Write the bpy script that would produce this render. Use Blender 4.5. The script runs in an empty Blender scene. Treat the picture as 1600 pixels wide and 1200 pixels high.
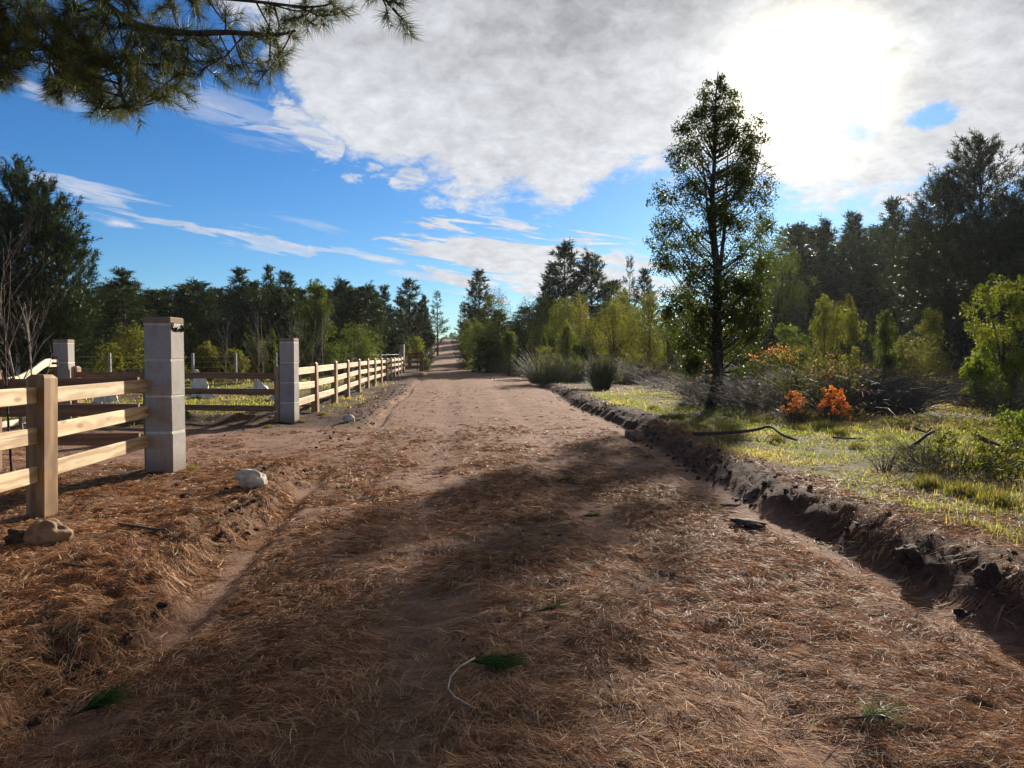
import bpy, math, numpy as np
from mathutils import Vector, Matrix, noise as mnoise

# ---------------------------------------------------------------- camera, sky, sun, exposure
S = bpy.context.scene
C = S.collection
F_PX = 1150.0
YAW = math.radians(5.46)
PITCH = math.radians(2.34)
CAM_H = 1.55
cam_d = bpy.data.cameras.new("camera")
cam_d.sensor_width = 36.0
cam_d.lens = 36.0 * F_PX / 1600.0
cam_d.clip_start = 0.05
cam_d.clip_end = 3000
cam = bpy.data.objects.new("camera", cam_d)
C.objects.link(cam)
cam.location = (0, 0, CAM_H)
cam.rotation_euler = (math.radians(90) - PITCH, 0, -YAW)
S.camera = cam
S.render.resolution_x, S.render.resolution_y = 1024, 768
S.view_settings.view_transform = 'Standard'
S.view_settings.look = 'None'
S.view_settings.gamma = 1
S.view_settings.exposure = 1.2
S.cycles.max_bounces = 6
S.cycles.diffuse_bounces = 2
S.cycles.transmission_bounces = 3
S.cycles.volume_bounces = 0
S.cycles.use_denoising = True

CF = np.array([math.sin(YAW) * math.cos(PITCH), math.cos(YAW) * math.cos(PITCH), -math.sin(PITCH)])
CR = np.array([math.cos(YAW), -math.sin(YAW), 0.0])
CU = np.cross(CR, CF)


def ray(px, py):
    return CF + CR * ((px - 800) / F_PX) + CU * ((600 - py) / F_PX)


def at(px, py, Z):
    """world point at depth Z metres along the view axis"""
    return np.array([0, 0, CAM_H]) + ray(px, py) * Z


def azel(px, py):
    d = ray(px, py)
    d = d / np.linalg.norm(d)
    return math.atan2(d[0], d[1]), math.asin(d[2])


SUN_AZ, SUN_EL = azel(1262, 135)


class E:
    """tiny expression wrapper over shader math nodes"""
    nt = None

    def __init__(s, sock): s.s = sock

    @staticmethod
    def op(o, *a, clamp=False):
        n = E.nt.nodes.new('ShaderNodeMath')
        n.operation = o
        n.use_clamp = clamp
        for i, v in enumerate(a):
            if isinstance(v, E): E.nt.links.new(v.s, n.inputs[i])
            else: n.inputs[i].default_value = float(v)
        return E(n.outputs[0])

    def __add__(s, o): return E.op('ADD', s, o)
    def __radd__(s, o): return E.op('ADD', o, s)
    def __sub__(s, o): return E.op('SUBTRACT', s, o)
    def __rsub__(s, o): return E.op('SUBTRACT', o, s)
    def __mul__(s, o): return E.op('MULTIPLY', s, o)
    def __rmul__(s, o): return E.op('MULTIPLY', o, s)
    def __truediv__(s, o): return E.op('DIVIDE', s, o)
    def __pow__(s, o): return E.op('POWER', s, o)
    def sat(s): return E.op('ADD', s, 0, clamp=True)


def sstep(a, b, x):
    n = E.nt.nodes.new('ShaderNodeMapRange')
    n.interpolation_type = 'SMOOTHSTEP'
    E.nt.links.new(x.s, n.inputs['Value'])
    for k, v in (('From Min', a), ('From Max', b)):
        if isinstance(v, E): E.nt.links.new(v.s, n.inputs[k])
        else: n.inputs[k].default_value = v
    return E(n.outputs[0])


def combine(x, y, z):
    n = E.nt.nodes.new('ShaderNodeCombineXYZ')
    for i, v in enumerate((x, y, z)):
        if isinstance(v, E): E.nt.links.new(v.s, n.inputs[i])
        else: n.inputs[i].default_value = v
    return n.outputs[0]


def nnoise(vec, scale, detail=4, rough=.5, dist=0.0, lac=2.0):
    n = E.nt.nodes.new('ShaderNodeTexNoise')
    if vec is not None: E.nt.links.new(vec, n.inputs['Vector'])
    n.inputs['Scale'].default_value = scale
    n.inputs['Detail'].default_value = detail
    n.inputs['Roughness'].default_value = rough
    n.inputs['Lacunarity'].default_value = lac
    n.inputs['Distortion'].default_value = dist
    return E(n.outputs[0])


def mixc(f, a, b, mode='MIX'):
    n = E.nt.nodes.new('ShaderNodeMix')
    n.data_type = 'RGBA'
    n.blend_type = mode
    n.clamp_factor = True
    for sock, v in ((n.inputs[0], f), (n.inputs[6], a), (n.inputs[7], b)):
        if isinstance(v, E): E.nt.links.new(v.s, sock)
        elif isinstance(v, bpy.types.NodeSocket): E.nt.links.new(v, sock)
        elif isinstance(v, (int, float)): sock.default_value = v
        else: sock.default_value = (*v, 1)
    return n.outputs[2]


def fcurve(x, pts):
    n = E.nt.nodes.new('ShaderNodeFloatCurve')
    E.nt.links.new(x.s, n.inputs['Value'])
    c = n.mapping.curves[0]
    n.mapping.use_clip = False
    c.points[0].location = pts[0]
    c.points[1].location = pts[-1]
    for p in pts[1:-1]: c.points.new(*p)
    for p in c.points: p.handle_type = 'VECTOR'
    n.mapping.update()
    return E(n.outputs[0])


def build_world():
    w = bpy.data.worlds.new("World")
    S.world = w
    w.use_nodes = True
    nt = w.node_tree
    E.nt = nt
    nt.nodes.clear()
    out = nt.nodes.new('ShaderNodeOutputWorld')
    sky = nt.nodes.new('ShaderNodeTexSky')
    sky.sky_type = 'NISHITA'
    sky.sun_disc = False
    sky.sun_elevation = SUN_EL
    sky.sun_rotation = SUN_AZ
    sky.altitude = 300
    sky.air_density = 1.0
    sky.dust_density = 0.25
    sky.ozone_density = 3.0
    hs = nt.nodes.new('ShaderNodeHueSaturation')
    hs.inputs['Saturation'].default_value = 1.25
    hs.inputs['Value'].default_value = 1.0
    nt.links.new(sky.outputs[0], hs.inputs['Color'])
    bg = nt.nodes.new('ShaderNodeBackground')
    nt.links.new(mixc(1.0, hs.outputs[0], (.50, .76, 1.0), 'MULTIPLY'), bg.inputs[0])
    bg.inputs[1].default_value = SKY_STR
    tc = nt.nodes.new('ShaderNodeTexCoord')
    sp = nt.nodes.new('ShaderNodeSeparateXYZ')
    nt.links.new(tc.outputs['Generated'], sp.inputs[0])
    x, y, z = (E(o) for o in sp.outputs)
    az = E.op('ARCTAN2', x, y)
    el = E.op('ARCSINE', z)
    den = E.op('MAXIMUM', z, 0.0) + 0.34
    P = combine(x / den, y / den, 0.0)                 # cloud layer seen from below
    n1 = nnoise(P, 2.6, 9, .58, .25)
    n2 = nnoise(P, 8.5, 8, .62, .3)
    n3 = nnoise(P, 1.7, 5, .55, .2)
    # big cloud bank: lower edge as a function of azimuth
    edge_px = [(-1400, -900), (-300, -400), (150, -260), (330, -20), (420, 60), (445, 130), (480, 185), (560, 232), (640, 268), (720, 300),
               (800, 316), (880, 324), (925, 300), (985, 268), (1040, 262), (1110, 262), (1180, 280), (1240, 312),
               (1330, 326), (1380, 326), (1450, 306), (1530, 300), (1600, 300), (1900, 330), (2600, 380)]
    pts = []
    for px, py in edge_px:
        a, e = azel(px, py)
        pts.append((a * .5 + .5, e))
    pts = [(0.0, .9)] + [p for p in pts if p[0] > .02] + [(1.0, .30)]
    pts.sort()
    edge = fcurve(az * .5 + .5, pts)
    n3f = nnoise(P, 22.0, 7, .66, .2)
    dd = (el - edge) + (n1 - .5) * .11 + (n2 - .5) * .14 + (n3f - .5) * .08 + .015
    cov = sstep(-.006, .040, dd)
    # thin gaps and the blue hole
    ha, he = azel(1456, 181)
    hole = E.op('SQRT', ((az - ha) / .034) ** 2 + ((el - he) / .016) ** 2) + (n2 - .5) * 1.6 + (n3f - .5) * 1.4
    cov = cov * sstep(.45, 1.0, hole)
    ha, he = azel(1320, 205)
    hole = E.op('SQRT', ((az - ha) / .028) ** 2 + ((el - he) / .022) ** 2) + (n2 - .5) * 2.6
    cov = cov * (sstep(.2, 1.3, hole) * .6 + .4)
    # smaller bank low over the road
    def streak(cx, cy, lx, ly, slope, thr=1.0, soft=.5, amp=1.6, n=None):
        a0, e0 = azel(cx, cy)
        k = 1 / F_PX
        u = (az - a0)
        v = (el - e0) + u * slope
        r = E.op('SQRT', (u / (lx * k)) ** 2 + (v / (ly * k)) ** 2)
        return sstep(thr + soft, thr - soft, r + ((n if n is not None else n2s) - .5) * amp * 1.15)
    n2s = sstep(.28, .72, n2)
    ws = sstep(.28, .72, nnoise(combine(az * 11.0 + el * 14.0, el * 75.0 + az * 9.0, 0.0), 1.0, 8, .66, .6))
    covs = [streak(820, 408, 150, 40, .12, 1.0, .25, 1.5, ws), streak(890, 432, 140, 34, .05, 1.0, .3, 1.3, ws),
            streak(730, 382, 85, 20, -.05, 1.0, .3, 1.6, ws),
            streak(395, 372, 150, 9, .155, .8, .5, 2.6, ws) * .9,
            streak(596, 406, 42, 6, .13, .8, .5, 1.4, ws), streak(140, 298, 75, 13, .2, .7, .6, 2.6, ws) * .8,
            streak(190, 350, 30, 5, .1, .8, .6, 1.6, ws) * .8, streak(240, 344, 22, 6, .0, .8, .6, 1.6, ws) * .7,
            streak(425, 201, 55, 7, .0, .7, .6, 1.6, ws) * .9, streak(330, 165, 130, 22, .20, .6, .8, 2.0, ws) * .6,
            streak(60, 140, 60, 11, .2, .7, .7, 1.6, ws) * .6, streak(505, 215, 50, 26, .5, .7, .5, 2.6) * .9,
            streak(500, 352, 80, 7, .12, .5, .7, 2.2, ws) * .35, streak(640, 283, 26, 14, .0, .8, .4, 2.0),
            streak(660, 431, 36, 6, .1, .8, .5, 1.8, ws) * .9]
    tear = sstep(.2, .6, ws) * .45 + .55
    for i, c in enumerate(covs): cov = E.op('MAXIMUM', cov, c * (tear if i > 2 else 1.0))
    cov = cov.sat()
    # light in the cloud: thin edges white, thick middles grey
    depth = sstep(.0, .30, el - edge)
    tex = sstep(.28, .74, n1 * .55 + n2 * .45)
    fine = nnoise(P, 20.0, 7, .65, .3)
    br = .99 - depth * .27 + (tex - .5) * .60 * (depth * .6 + .4) + (sstep(.36, .64, n3) - .5) * .26 * depth + (fine - .5) * .75
    br = E.op('MAXIMUM', br, .20)
    # unseen cloud overhead and behind dimmed to cut fill light on camera-facing sides
    br = br * (sstep(-.35, .55, y - z * .35) * .52 + .48)
    sd = (math.sin(SUN_AZ) * math.cos(SUN_EL), math.cos(SUN_AZ) * math.cos(SUN_EL), math.sin(SUN_EL))
    ang = E.op('ARCCOSINE', E.op('MINIMUM', x * sd[0] + y * sd[1] + z * sd[2], 1.0))
    def gauss(w, p=2.0): return E.op('EXPONENT', (ang / w) ** p * -1.0)
    glow = gauss(.062) * 1.4 + gauss(.13, 1.2) * .10 + gauss(.30, 1.3) * .03
    ccol = mixc(glow * 3.0, (.94, .975, 1.04), (1.0, .93, .78))
    bgc = nt.nodes.new('ShaderNodeBackground')
    nt.links.new(ccol, bgc.inputs[0])
    E.nt.links.new((br * CLOUD_GAIN + glow * (br * .9 + .22)).s, bgc.inputs[1])
    mx = nt.nodes.new('ShaderNodeMixShader')
    nt.links.new(cov.s, mx.inputs[0])
    nt.links.new(bg.outputs[0], mx.inputs[1])
    nt.links.new(bgc.outputs[0], mx.inputs[2])
    nt.links.new(mx.outputs[0], out.inputs[0])
    w.cycles.sampling_method = 'MANUAL'
    w.cycles.sample_map_resolution = 512


SKY_STR = 0.05
CLOUD_GAIN = 0.325
build_world()

sl = bpy.data.lights.new("sun", 'SUN')
sl.energy = 5.0
sl.angle = math.radians(1.5)
sl.color = (1.0, .90, .76)
sun = bpy.data.objects.new("sun", sl)
C.objects.link(sun)
sdir = Vector((math.sin(SUN_AZ) * math.cos(SUN_EL), math.cos(SUN_AZ) * math.cos(SUN_EL), math.sin(SUN_EL)))
sun.rotation_euler = sdir.to_track_quat('Z', 'Y').to_euler()
sun.location = (20, 20, 40)

# ---------------------------------------------------------------- helpers


def hash2(ix, iy, seed):
    h = (ix.astype(np.int64) * 374761393 + iy.astype(np.int64) * 668265263 + seed * 974634533) & 0xffffffff
    h = ((h ^ (h >> 13)) * 1274126177) & 0xffffffff
    h = h ^ (h >> 16)
    return (h & 0xffff) / 65535.0


def vn(x, y, seed=0):
    ix, iy = np.floor(x), np.floor(y)
    fx, fy = x - ix, y - iy
    ix = ix.astype(np.int64); iy = iy.astype(np.int64)
    fx = fx * fx * (3 - 2 * fx); fy = fy * fy * (3 - 2 * fy)
    a, b = hash2(ix, iy, seed), hash2(ix + 1, iy, seed)
    c, d = hash2(ix, iy + 1, seed), hash2(ix + 1, iy + 1, seed)
    return (a + (b - a) * fx) * (1 - fy) + (c + (d - c) * fx) * fy


def fbm(x, y, o=4, seed=0, g=.5):
    s, a, n = 0, 1, 0
    for k in range(o):
        s = s + a * vn(x * 2 ** k + 17.3 * k, y * 2 ** k - 9.1 * k, seed + k)
        n += a
        a *= g
    return s / n


def ss(a, b, x):
    t = np.clip((x - a) / (b - a), 0, 1)
    return t * t * (3 - 2 * t)


def XL(y): return -1.42 + .0075 * np.clip(y, 0, 60) + 0.06 * np.sin(np.asarray(y) * .5)


def XR(y):
    y = np.asarray(y, float)
    a = 2.75 + .055 * np.clip(y - 3, 0, 58) + .08 * np.sin(y * .45 + 1)
    return a + ss(61, 72, y) * (1.7 - a)


def H(x, y, detail=True):
    """terrain height"""
    x = np.asarray(x, float); y = np.asarray(y, float)
    h = 4.9 * np.clip((y - 65) / 105, 0, 1) ** 2 + np.clip(y - 170, 0, 60) * .02
    xl, xr = XL(y), XR(y)
    far = 1 - ss(58, 75, y)
    inroad = (x > xl) & (x < xr)
    u = np.clip((x - xl) / np.maximum(xr - xl, .1), 0, 1)
    road = .06 * (1 - (2 * u - 1) ** 2) * far
    if detail:
        road = road + .03 * (fbm(x * .9, y * .35, 3, 5) - .5) + (.06 * (fbm(x * 1.3, y * 2.6, 4, 6, .6) - .5) + .045 * (fbm(x * 6, y * 8, 3, 7, .6) - .5)) * (1 - ss(40, 60, y)) - .035 * (np.exp(-((u - .28) / .06) ** 2) + np.exp(-((u - .66) / .06) ** 2)) * far
    dr = x - xr
    dl = xl - x
    # right bank
    wob = .20 * (vn(y * .8, y * 0 + 3.0, 11) - .5) + .12 * (vn(y * 3.3, y * 0 + 1.0, 12) - .5)
    hb = (.115 + .09 * (vn(y * .55, y * 0, 13) - .5)) * (.6 + .4 * (1 - ss(12, 40, y)))
    pr = -.07 * ss(0, .12, dr) * (1 - ss(.35, .6, dr + wob * .5)) + hb * ss(.32, .70, dr + wob) + .06 * ss(.6, .8, dr + wob) * (1 - ss(.9, 1.6, dr + wob))
    pr = pr * far
    yard = .25 * (fbm(x * .25, y * .25, 3, 21) - .5) * ss(1.0, 3.0, dr)
    pr = pr + yard
    # left berm, cut by the drive into the gate
    drive = ss(9.6, 11.0, y) * (1 - ss(15.0, 16.6, y))
    wl = .3 * (vn(y * .9, y * 0 + 7.0, 31) - .5)
    pl = -.06 * (.35 + .9 * vn(y * .9, y * 0 + 2, 96)) * ss(0, .12, dl) * (1 - ss(.25, .5, dl + wl)) + .08 * ss(.3, .6, dl + wl) * (1 - ss(.75, 1.5, dl + wl))
    pl = pl * (1 - .85 * drive) * far
    pl = pl + .10 * (fbm(x * .5, y * .5, 3, 41) - .5) * ss(.5, 1.5, dl) * (1 - .6 * drive) - .10 * ss(6, 12, dl)
    if detail:
        near = 1 - ss(30, 60, y)
        cl = (fbm(x * 3.2, y * 3.2, 4, 51, .6) - .5)
        clod = np.abs(fbm(x * 6.5, y * 6.5, 3, 61, .6) - .5) * 2
        bandr = ss(.25, .6, dr + wob) * (1 - ss(1.0, 1.8, dr + wob))
        bandl = ss(.2, .45, dl + wl) * (1 - ss(.8, 1.5, dl + wl)) * (1 - .8 * drive)
        pr = pr + near * (bandr * (cl * .05 + .03 * (.5 - clod) + .075 * (fbm(x * 14, y * 14, 3, 62, .6) - .5)) + ss(1.3, 2.2, dr) * cl * .06)
        pl = pl + near * (bandl * (cl * .12 + .08 * (.5 - clod) + .08 * (fbm(x * 14, y * 14, 3, 63, .6) - .5)) + ss(.9, 1.4, dl) * cl * (.07 + .10 * ss(16, 18, y)))
    # spoil mounds just inside the gate
    for (mx, my, mr, mh) in MOUNDS:
        pl = pl + mh * np.exp(-(((x - mx) / mr) ** 2 + ((y - my) / (mr * .55)) ** 2)) * (1 + (0.5 * (fbm(x * 2.5, y * 2.5, 3, 71) - .5) if detail else 0))
    return h + np.where(inroad, road, np.where(dr >= 0, pr, pl))


MOUNDS = [(-6.35, 17.7, .75, .33), (-5.0, 17.9, .7, .16), (-8.9, 29.0, 1.1, .3), (-14.5, 26.0, 1.4, .3)]


def hz(x, y): return float(H(np.array([x]), np.array([y]))[0])


def gp(px, py):
    """ground point seen at pixel"""
    d = ray(px, py)
    o = np.array([0, 0, CAM_H])
    t = 1.2 * 1.006 ** np.arange(900)
    P = o + d * t[:, None]
    below = P[:, 2] <= H(P[:, 0], P[:, 1])
    i = int(np.argmax(below)) if below.any() else len(t) - 1
    lo, hi = t[max(i - 1, 0)], t[i]
    for k in range(10):
        m = (lo + hi) / 2
        p = o + d * m
        if p[2] <= hz(p[0], p[1]): hi = m
        else: lo = m
    return o + d * hi


def gz(px, Z):
    """ground point at pixel column px and depth Z"""
    p = at(px, 553, Z)
    return np.array([p[0], p[1], hz(p[0], p[1])])


def mk(name, V, Fs, mat=None, parent=None, col=None, smooth=False):
    """mesh object from numpy: Fs is one face array or a list of them"""
    if not isinstance(Fs, (list, tuple)): Fs = [Fs]
    Fs = [np.asarray(f, np.int32) for f in Fs if len(f)]
    V = np.asarray(V, np.float32)
    me = bpy.data.meshes.new(name)
    me.vertices.add(len(V))
    me.vertices.foreach_set('co', V.ravel())
    nl = sum(f.size for f in Fs)
    npol = sum(len(f) for f in Fs)
    me.loops.add(nl)
    me.polygons.add(npol)
    me.loops.foreach_set('vertex_index', np.concatenate([f.ravel() for f in Fs]))
    tot = np.concatenate([np.full(len(f), f.shape[1], np.int32) for f in Fs])
    me.polygons.foreach_set('loop_start', np.concatenate([[0], np.cumsum(tot)[:-1]]).astype(np.int32))
    me.polygons.foreach_set('use_smooth', np.full(npol, bool(smooth)))
    if col is not None:
        a = me.attributes.new('Col', 'FLOAT_COLOR', 'POINT')
        c = np.ones((len(V), 4), np.float32)
        c[:, :3] = col
        a.data.foreach_set('color', c.ravel())
    me.update(calc_edges=True)
    if mat is not None: me.materials.append(mat)
    o = bpy.data.objects.new(name, me)
    C.objects.link(o)
    if parent is not None: o.parent = parent
    return o


class MB:
    """collects shapes into one mesh"""
    def __init__(s): s.v, s.f4, s.f3, s.c, s.n = [], [], [], [], 0

    def add(s, V, F4=None, F3=None, col=None):
        V = np.asarray(V, float)
        s.v.append(V)
        if F4 is not None and len(F4): s.f4.append(np.asarray(F4) + s.n)
        if F3 is not None and len(F3): s.f3.append(np.asarray(F3) + s.n)
        s.c.append(np.broadcast_to(np.asarray(col if col is not None else (1, 1, 1), float), (len(V), 3)))
        s.n += len(V)

    def box(s, c, d, rz=0, bev=0.0):
        """box centre c, size d, turned rz; chamfered vertical and top edges when bev > 0"""
        x, y, z = d[0] / 2, d[1] / 2, d[2] / 2
        b = bev
        if b > 0:
            rings = [(-z, 0, 0), (-z + b, 0, 1), (z - b, 0, 1), (z, b, 1)]
            prof = []
            for zz, ins, _ in [(-z, b, 0), (-z + b, 0, 0), (z - b, 0, 0), (z, b, 0)]:
                xx, yy = x - ins, y - ins
                cb = min(b, xx, yy)
                prof.append([(xx, yy - cb, zz), (xx - cb, yy, zz), (-xx + cb, yy, zz), (-xx, yy - cb, zz), (-xx, -yy + cb, zz), (-xx + cb, -yy, zz), (xx - cb, -yy, zz), (xx, -yy + cb, zz)])
            V = np.array(prof).reshape(-1, 3)
            F4 = [[r * 8 + k, r * 8 + (k + 1) % 8, (r + 1) * 8 + (k + 1) % 8, (r + 1) * 8 + k] for r in range(3) for k in range(8)]
            V = np.vstack([V, [[0, 0, -z], [0, 0, z]]])
            F3 = [[32, (k + 1) % 8, k] for k in range(8)] + [[33, 24 + k, 24 + (k + 1) % 8] for k in range(8)]
        else:
            V = np.array([(sx * x, sy * y, sz * z) for sz in (-1, 1) for sy in (-1, 1) for sx in (-1, 1)])
            F4 = [[0, 2, 3, 1], [4, 5, 7, 6], [0, 1, 5, 4], [2, 6, 7, 3], [0, 4, 6, 2], [1, 3, 7, 5]]
            F3 = None
        R = np.array([[math.cos(rz), -math.sin(rz), 0], [math.sin(rz), math.cos(rz), 0], [0, 0, 1]])
        s.add(V @ R.T + np.asarray(c), F4, F3)

    def tube(s, P, r, n=6, col=None, cap=True):
        V, F4, F3 = tube(P, r, n, cap)
        s.add(V, F4, F3, col)

    def build(s, name, mat, parent=None, smooth=False, col=False):
        V = np.vstack(s.v)
        Fs = []
        if s.f4: Fs.append(np.vstack(s.f4))
        if s.f3: Fs.append(np.vstack(s.f3))
        return mk(name, V, Fs, mat, parent, np.vstack(s.c) if col else None, smooth)


def tube(P, r, n=6, cap=True):
    P = np.asarray(P, float)
    m = len(P)
    r = np.broadcast_to(np.asarray(r, float), (m,))
    T = np.gradient(P, axis=0)
    T /= np.linalg.norm(T, axis=1)[:, None] + 1e-9
    ref = np.where(np.abs(T[:, 2:3]) < .9, np.array([[0, 0, 1.]]), np.array([[1., 0, 0]]))
    A = np.cross(T, ref); A /= np.linalg.norm(A, axis=1)[:, None] + 1e-9
    for i in range(1, m):
        a = A[i - 1] - T[i] * np.dot(A[i - 1], T[i])
        l = np.linalg.norm(a)
        if l > 1e-6: A[i] = a / l
    B = np.cross(T, A)
    ph = np.arange(n) * 2 * math.pi / n
    V = P[:, None] + r[:, None, None] * (A[:, None] * np.cos(ph)[None, :, None] + B[:, None] * np.sin(ph)[None, :, None])
    V = V.reshape(-1, 3)
    i, k = np.meshgrid(np.arange(m - 1), np.arange(n), indexing='ij')
    i, k = i.ravel(), k.ravel()
    k2 = (k + 1) % n
    F4 = np.stack([i * n + k, i * n + k2, (i + 1) * n + k2, (i + 1) * n + k], 1)
    F3 = np.zeros((0, 3), int)
    if cap:
        V = np.vstack([V, P[0], P[-1]])
        kk = np.arange(n)
        F3 = np.vstack([np.stack([np.full(n, m * n), (kk + 1) % n, kk], 1), np.stack([np.full(n, m * n + 1), (m - 1) * n + kk, (m - 1) * n + (kk + 1) % n], 1)])
    return V, F4, F3


def nrm(a): return a / (np.linalg.norm(a, axis=-1, keepdims=True) + 1e-9)


def tag(o, label, cat, group=None):
    o['label'] = label
    o['category'] = cat
    if group: o['group'] = group
    return o


def thing(name, loc, label, cat, group=None, rz=0.0):
    o = bpy.data.objects.new(name, None)
    C.objects.link(o)
    o.location = loc
    o.rotation_euler = (0, 0, rz)
    o.empty_display_size = .3
    return tag(o, label, cat, group)


def dup(root, loc, rz=0, sc=(1, 1, 1), label=None, group=None):
    r = root.copy()
    C.objects.link(r)
    r.location = loc
    r.rotation_euler = (0, 0, rz)
    r.scale = sc
    if label: r['label'] = label
    if group: r['group'] = group
    for ch in list(root.children):
        c = ch.copy(); C.objects.link(c); c.parent = r
        for g in list(ch.children):
            d = g.copy(); C.objects.link(d); d.parent = c
    return r


# ---------------------------------------------------------------- materials
def new_mat(name):
    m = bpy.data.materials.new(name)
    m.use_nodes = True
    nt = m.node_tree
    E.nt = nt
    b = nt.nodes['Principled BSDF']
    b.inputs['Specular IOR Level'].default_value = .3
    return m, nt, b


def attr(nt, name='Col'):
    a = nt.nodes.new('ShaderNodeAttribute')
    a.attribute_name = name
    return a.outputs['Color']


def bump(nt, b, h, strength=.5, dist=.02):
    n = nt.nodes.new('ShaderNodeBump')
    n.inputs['Strength'].default_value = strength
    n.inputs['Distance'].default_value = dist
    nt.links.new(h.s, n.inputs['Height'])
    nt.links.new(n.outputs[0], b.inputs['Normal'])


def obj_coord(nt, kind='Object'):
    return nt.nodes.new('ShaderNodeTexCoord').outputs[kind]


def mat_leaf(name, trans=.45, rough=.5, tint=(1.15, 1.25, .5), gain=1.5, spec=.05):
    m, nt, b = new_mat(name)
    c = attr(nt)
    oi = nt.nodes.new('ShaderNodeObjectInfo')
    var = E(oi.outputs['Random'])
    c2 = mixc(var * .5, c, mixc(1.0, c, (1.25, 1.05, .75), 'MULTIPLY'))
    nt.links.new(c2, b.inputs['Base Color'])
    b.inputs['Roughness'].default_value = rough
    b.inputs['Specular IOR Level'].default_value = spec
    tr = nt.nodes.new('ShaderNodeBsdfTranslucent')
    tcol = mixc(1.0, c2, tuple(t * gain for t in tint), 'MULTIPLY')
    nt.links.new(tcol, tr.inputs[0])
    mx = nt.nodes.new('ShaderNodeMixShader')
    mx.inputs[0].default_value = trans
    nt.links.new(b.outputs[0], mx.inputs[1])
    nt.links.new(tr.outputs[0], mx.inputs[2])
    nt.links.new(mx.outputs[0], nt.nodes['Material Output'].inputs[0])
    return m


def mat_attr(name, rough=.6, spec=.3):
    m, nt, b = new_mat(name)
    nt.links.new(attr(nt), b.inputs['Base Color'])
    b.inputs['Roughness'].default_value = rough
    b.inputs['Specular IOR Level'].default_value = spec
    return m


def mat_bark(name, c1, c2):
    m, nt, b = new_mat(name)
    oc = obj_coord(nt)
    mp = nt.nodes.new('ShaderNodeMapping')
    mp.inputs['Scale'].default_value = (9, 9, 2.2)
    nt.links.new(oc, mp.inputs[0])
    n = nnoise(mp.outputs[0], 2.5, 7, .65)
    nt.links.new(mixc(sstep(.35, .65, n), c1, c2), b.inputs['Base Color'])
    b.inputs['Roughness'].default_value = .9
    bump(nt, b, n, .8, .03)
    return m


def mat_wood(name, c1, c2, knot, grain=60.0, dark_noise=.3):
    """sawn pine: grain runs along local Y of the plank mesh (object space, any direction via attribute-free noise)"""
    m, nt, b = new_mat(name)
    a = nt.nodes.new('ShaderNodeAttribute'); a.attribute_name = 'Col'   # Col holds (along, across, plank id) coordinates
    sp = nt.nodes.new('ShaderNodeSeparateXYZ')
    nt.links.new(a.outputs['Vector'], sp.inputs[0])
    u, v, w = (E(o) for o in sp.outputs)
    wv = nnoise(combine(u * 1.2, v * 7.0, w * 31.7), 1.0, 3, .5)
    g = E.op('SINE', (v * grain + wv * 16.0 + w * 9.0))
    fine = nnoise(combine(u * 5.0, v * 150.0, w * 13.0), 1.0, 4, .6)
    t = (g * .5 + .5) * .45 + fine * .55
    col = mixc(sstep(.25, .8, t), c1, c2)
    vo = nt.nodes.new('ShaderNodeTexVoronoi')
    nt.links.new(combine(u * 1.9, v * 5.2, w * 17.3), vo.inputs['Vector'])
    vo.inputs['Scale'].default_value = 1.0
    kn = sstep(.20, .07, E(vo.outputs['Distance']))
    col = mixc(kn * .75, col, knot)
    big = nnoise(combine(u * 1.6, v * 3.0, w * 5.0), 1.0, 4, .6)
    col = mixc(sstep(.45, .8, big) * dark_noise, col, tuple(k * .5 for k in c1))
    gz_ = nnoise(combine(u * .9, v * 2.0, w * 23.0 + 4.0), 1.3, 5, .6)
    col = mixc(sstep(.50, .72, gz_) * .45, col, (c1[0] * .62, c1[1] * .72, c1[2] * 1.05))
    crack = nnoise(combine(u * 1.1, v * 95.0, w * 51.0), 1.0, 3, .5)
    col = mixc(sstep(.66, .72, crack) * .7, col, tuple(k * .25 for k in c1))
    pw = nnoise(combine(w * 91.0, w * 37.0, 0.0), 1.0, 0)
    col = mixc(1.0, col, mixc(sstep(.3, .7, pw), (.82, .8, .78), (1.08, 1.04, 1.0)), 'MULTIPLY')
    nt.links.new(col, b.inputs['Base Color'])
    b.inputs['Roughness'].default_value = .62
    bump(nt, b, t, .25, .004)
    return m


def mat_concrete(name, c, joint=False):
    m, nt, b = new_mat(name)
    oc = obj_coord(nt)
    n1 = nnoise(oc, 90.0, 5, .7)
    n2 = nnoise(oc, 5.0, 6, .65)
    n3 = nnoise(oc, 300.0, 2, .6)
    mp = nt.nodes.new('ShaderNodeMapping')
    mp.inputs['Scale'].default_value = (7, 7, 1.1)
    nt.links.new(oc, mp.inputs[0])
    drip = nnoise(mp.outputs[0], 2.0, 5, .65)
    oi = nt.nodes.new('ShaderNodeObjectInfo')
    col = mixc(sstep(.25, .75, n1), tuple(k * .66 for k in c), tuple(min(1, k * 1.2) for k in c))
    col = mixc(sstep(.40, .75, n2) * .5, col, (c[0] * .60, c[1] * .55, c[2] * .50))
    col = mixc(sstep(.52, .75, drip) * .45, col, (c[0] * .55, c[1] * .50, c[2] * .46))
    col = mixc(1.0, col, mixc(E(oi.outputs['Random']), (.84, .83, .82), (1.05, 1.04, 1.02)), 'MULTIPLY')
    gpos = nt.nodes.new('ShaderNodeSeparateXYZ')
    nt.links.new(oc, gpos.inputs[0])
    splash = sstep(.30, .02, E(gpos.outputs[2]) + (n2 - .5) * .35)
    col = mixc(splash * .6, col, (.17, .105, .075))
    nt.links.new(col, b.inputs['Base Color'])
    b.inputs['Roughness'].default_value = .92
    bump(nt, b, n1 * .7 + n3 * .3, .55, .006)
    return m


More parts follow.
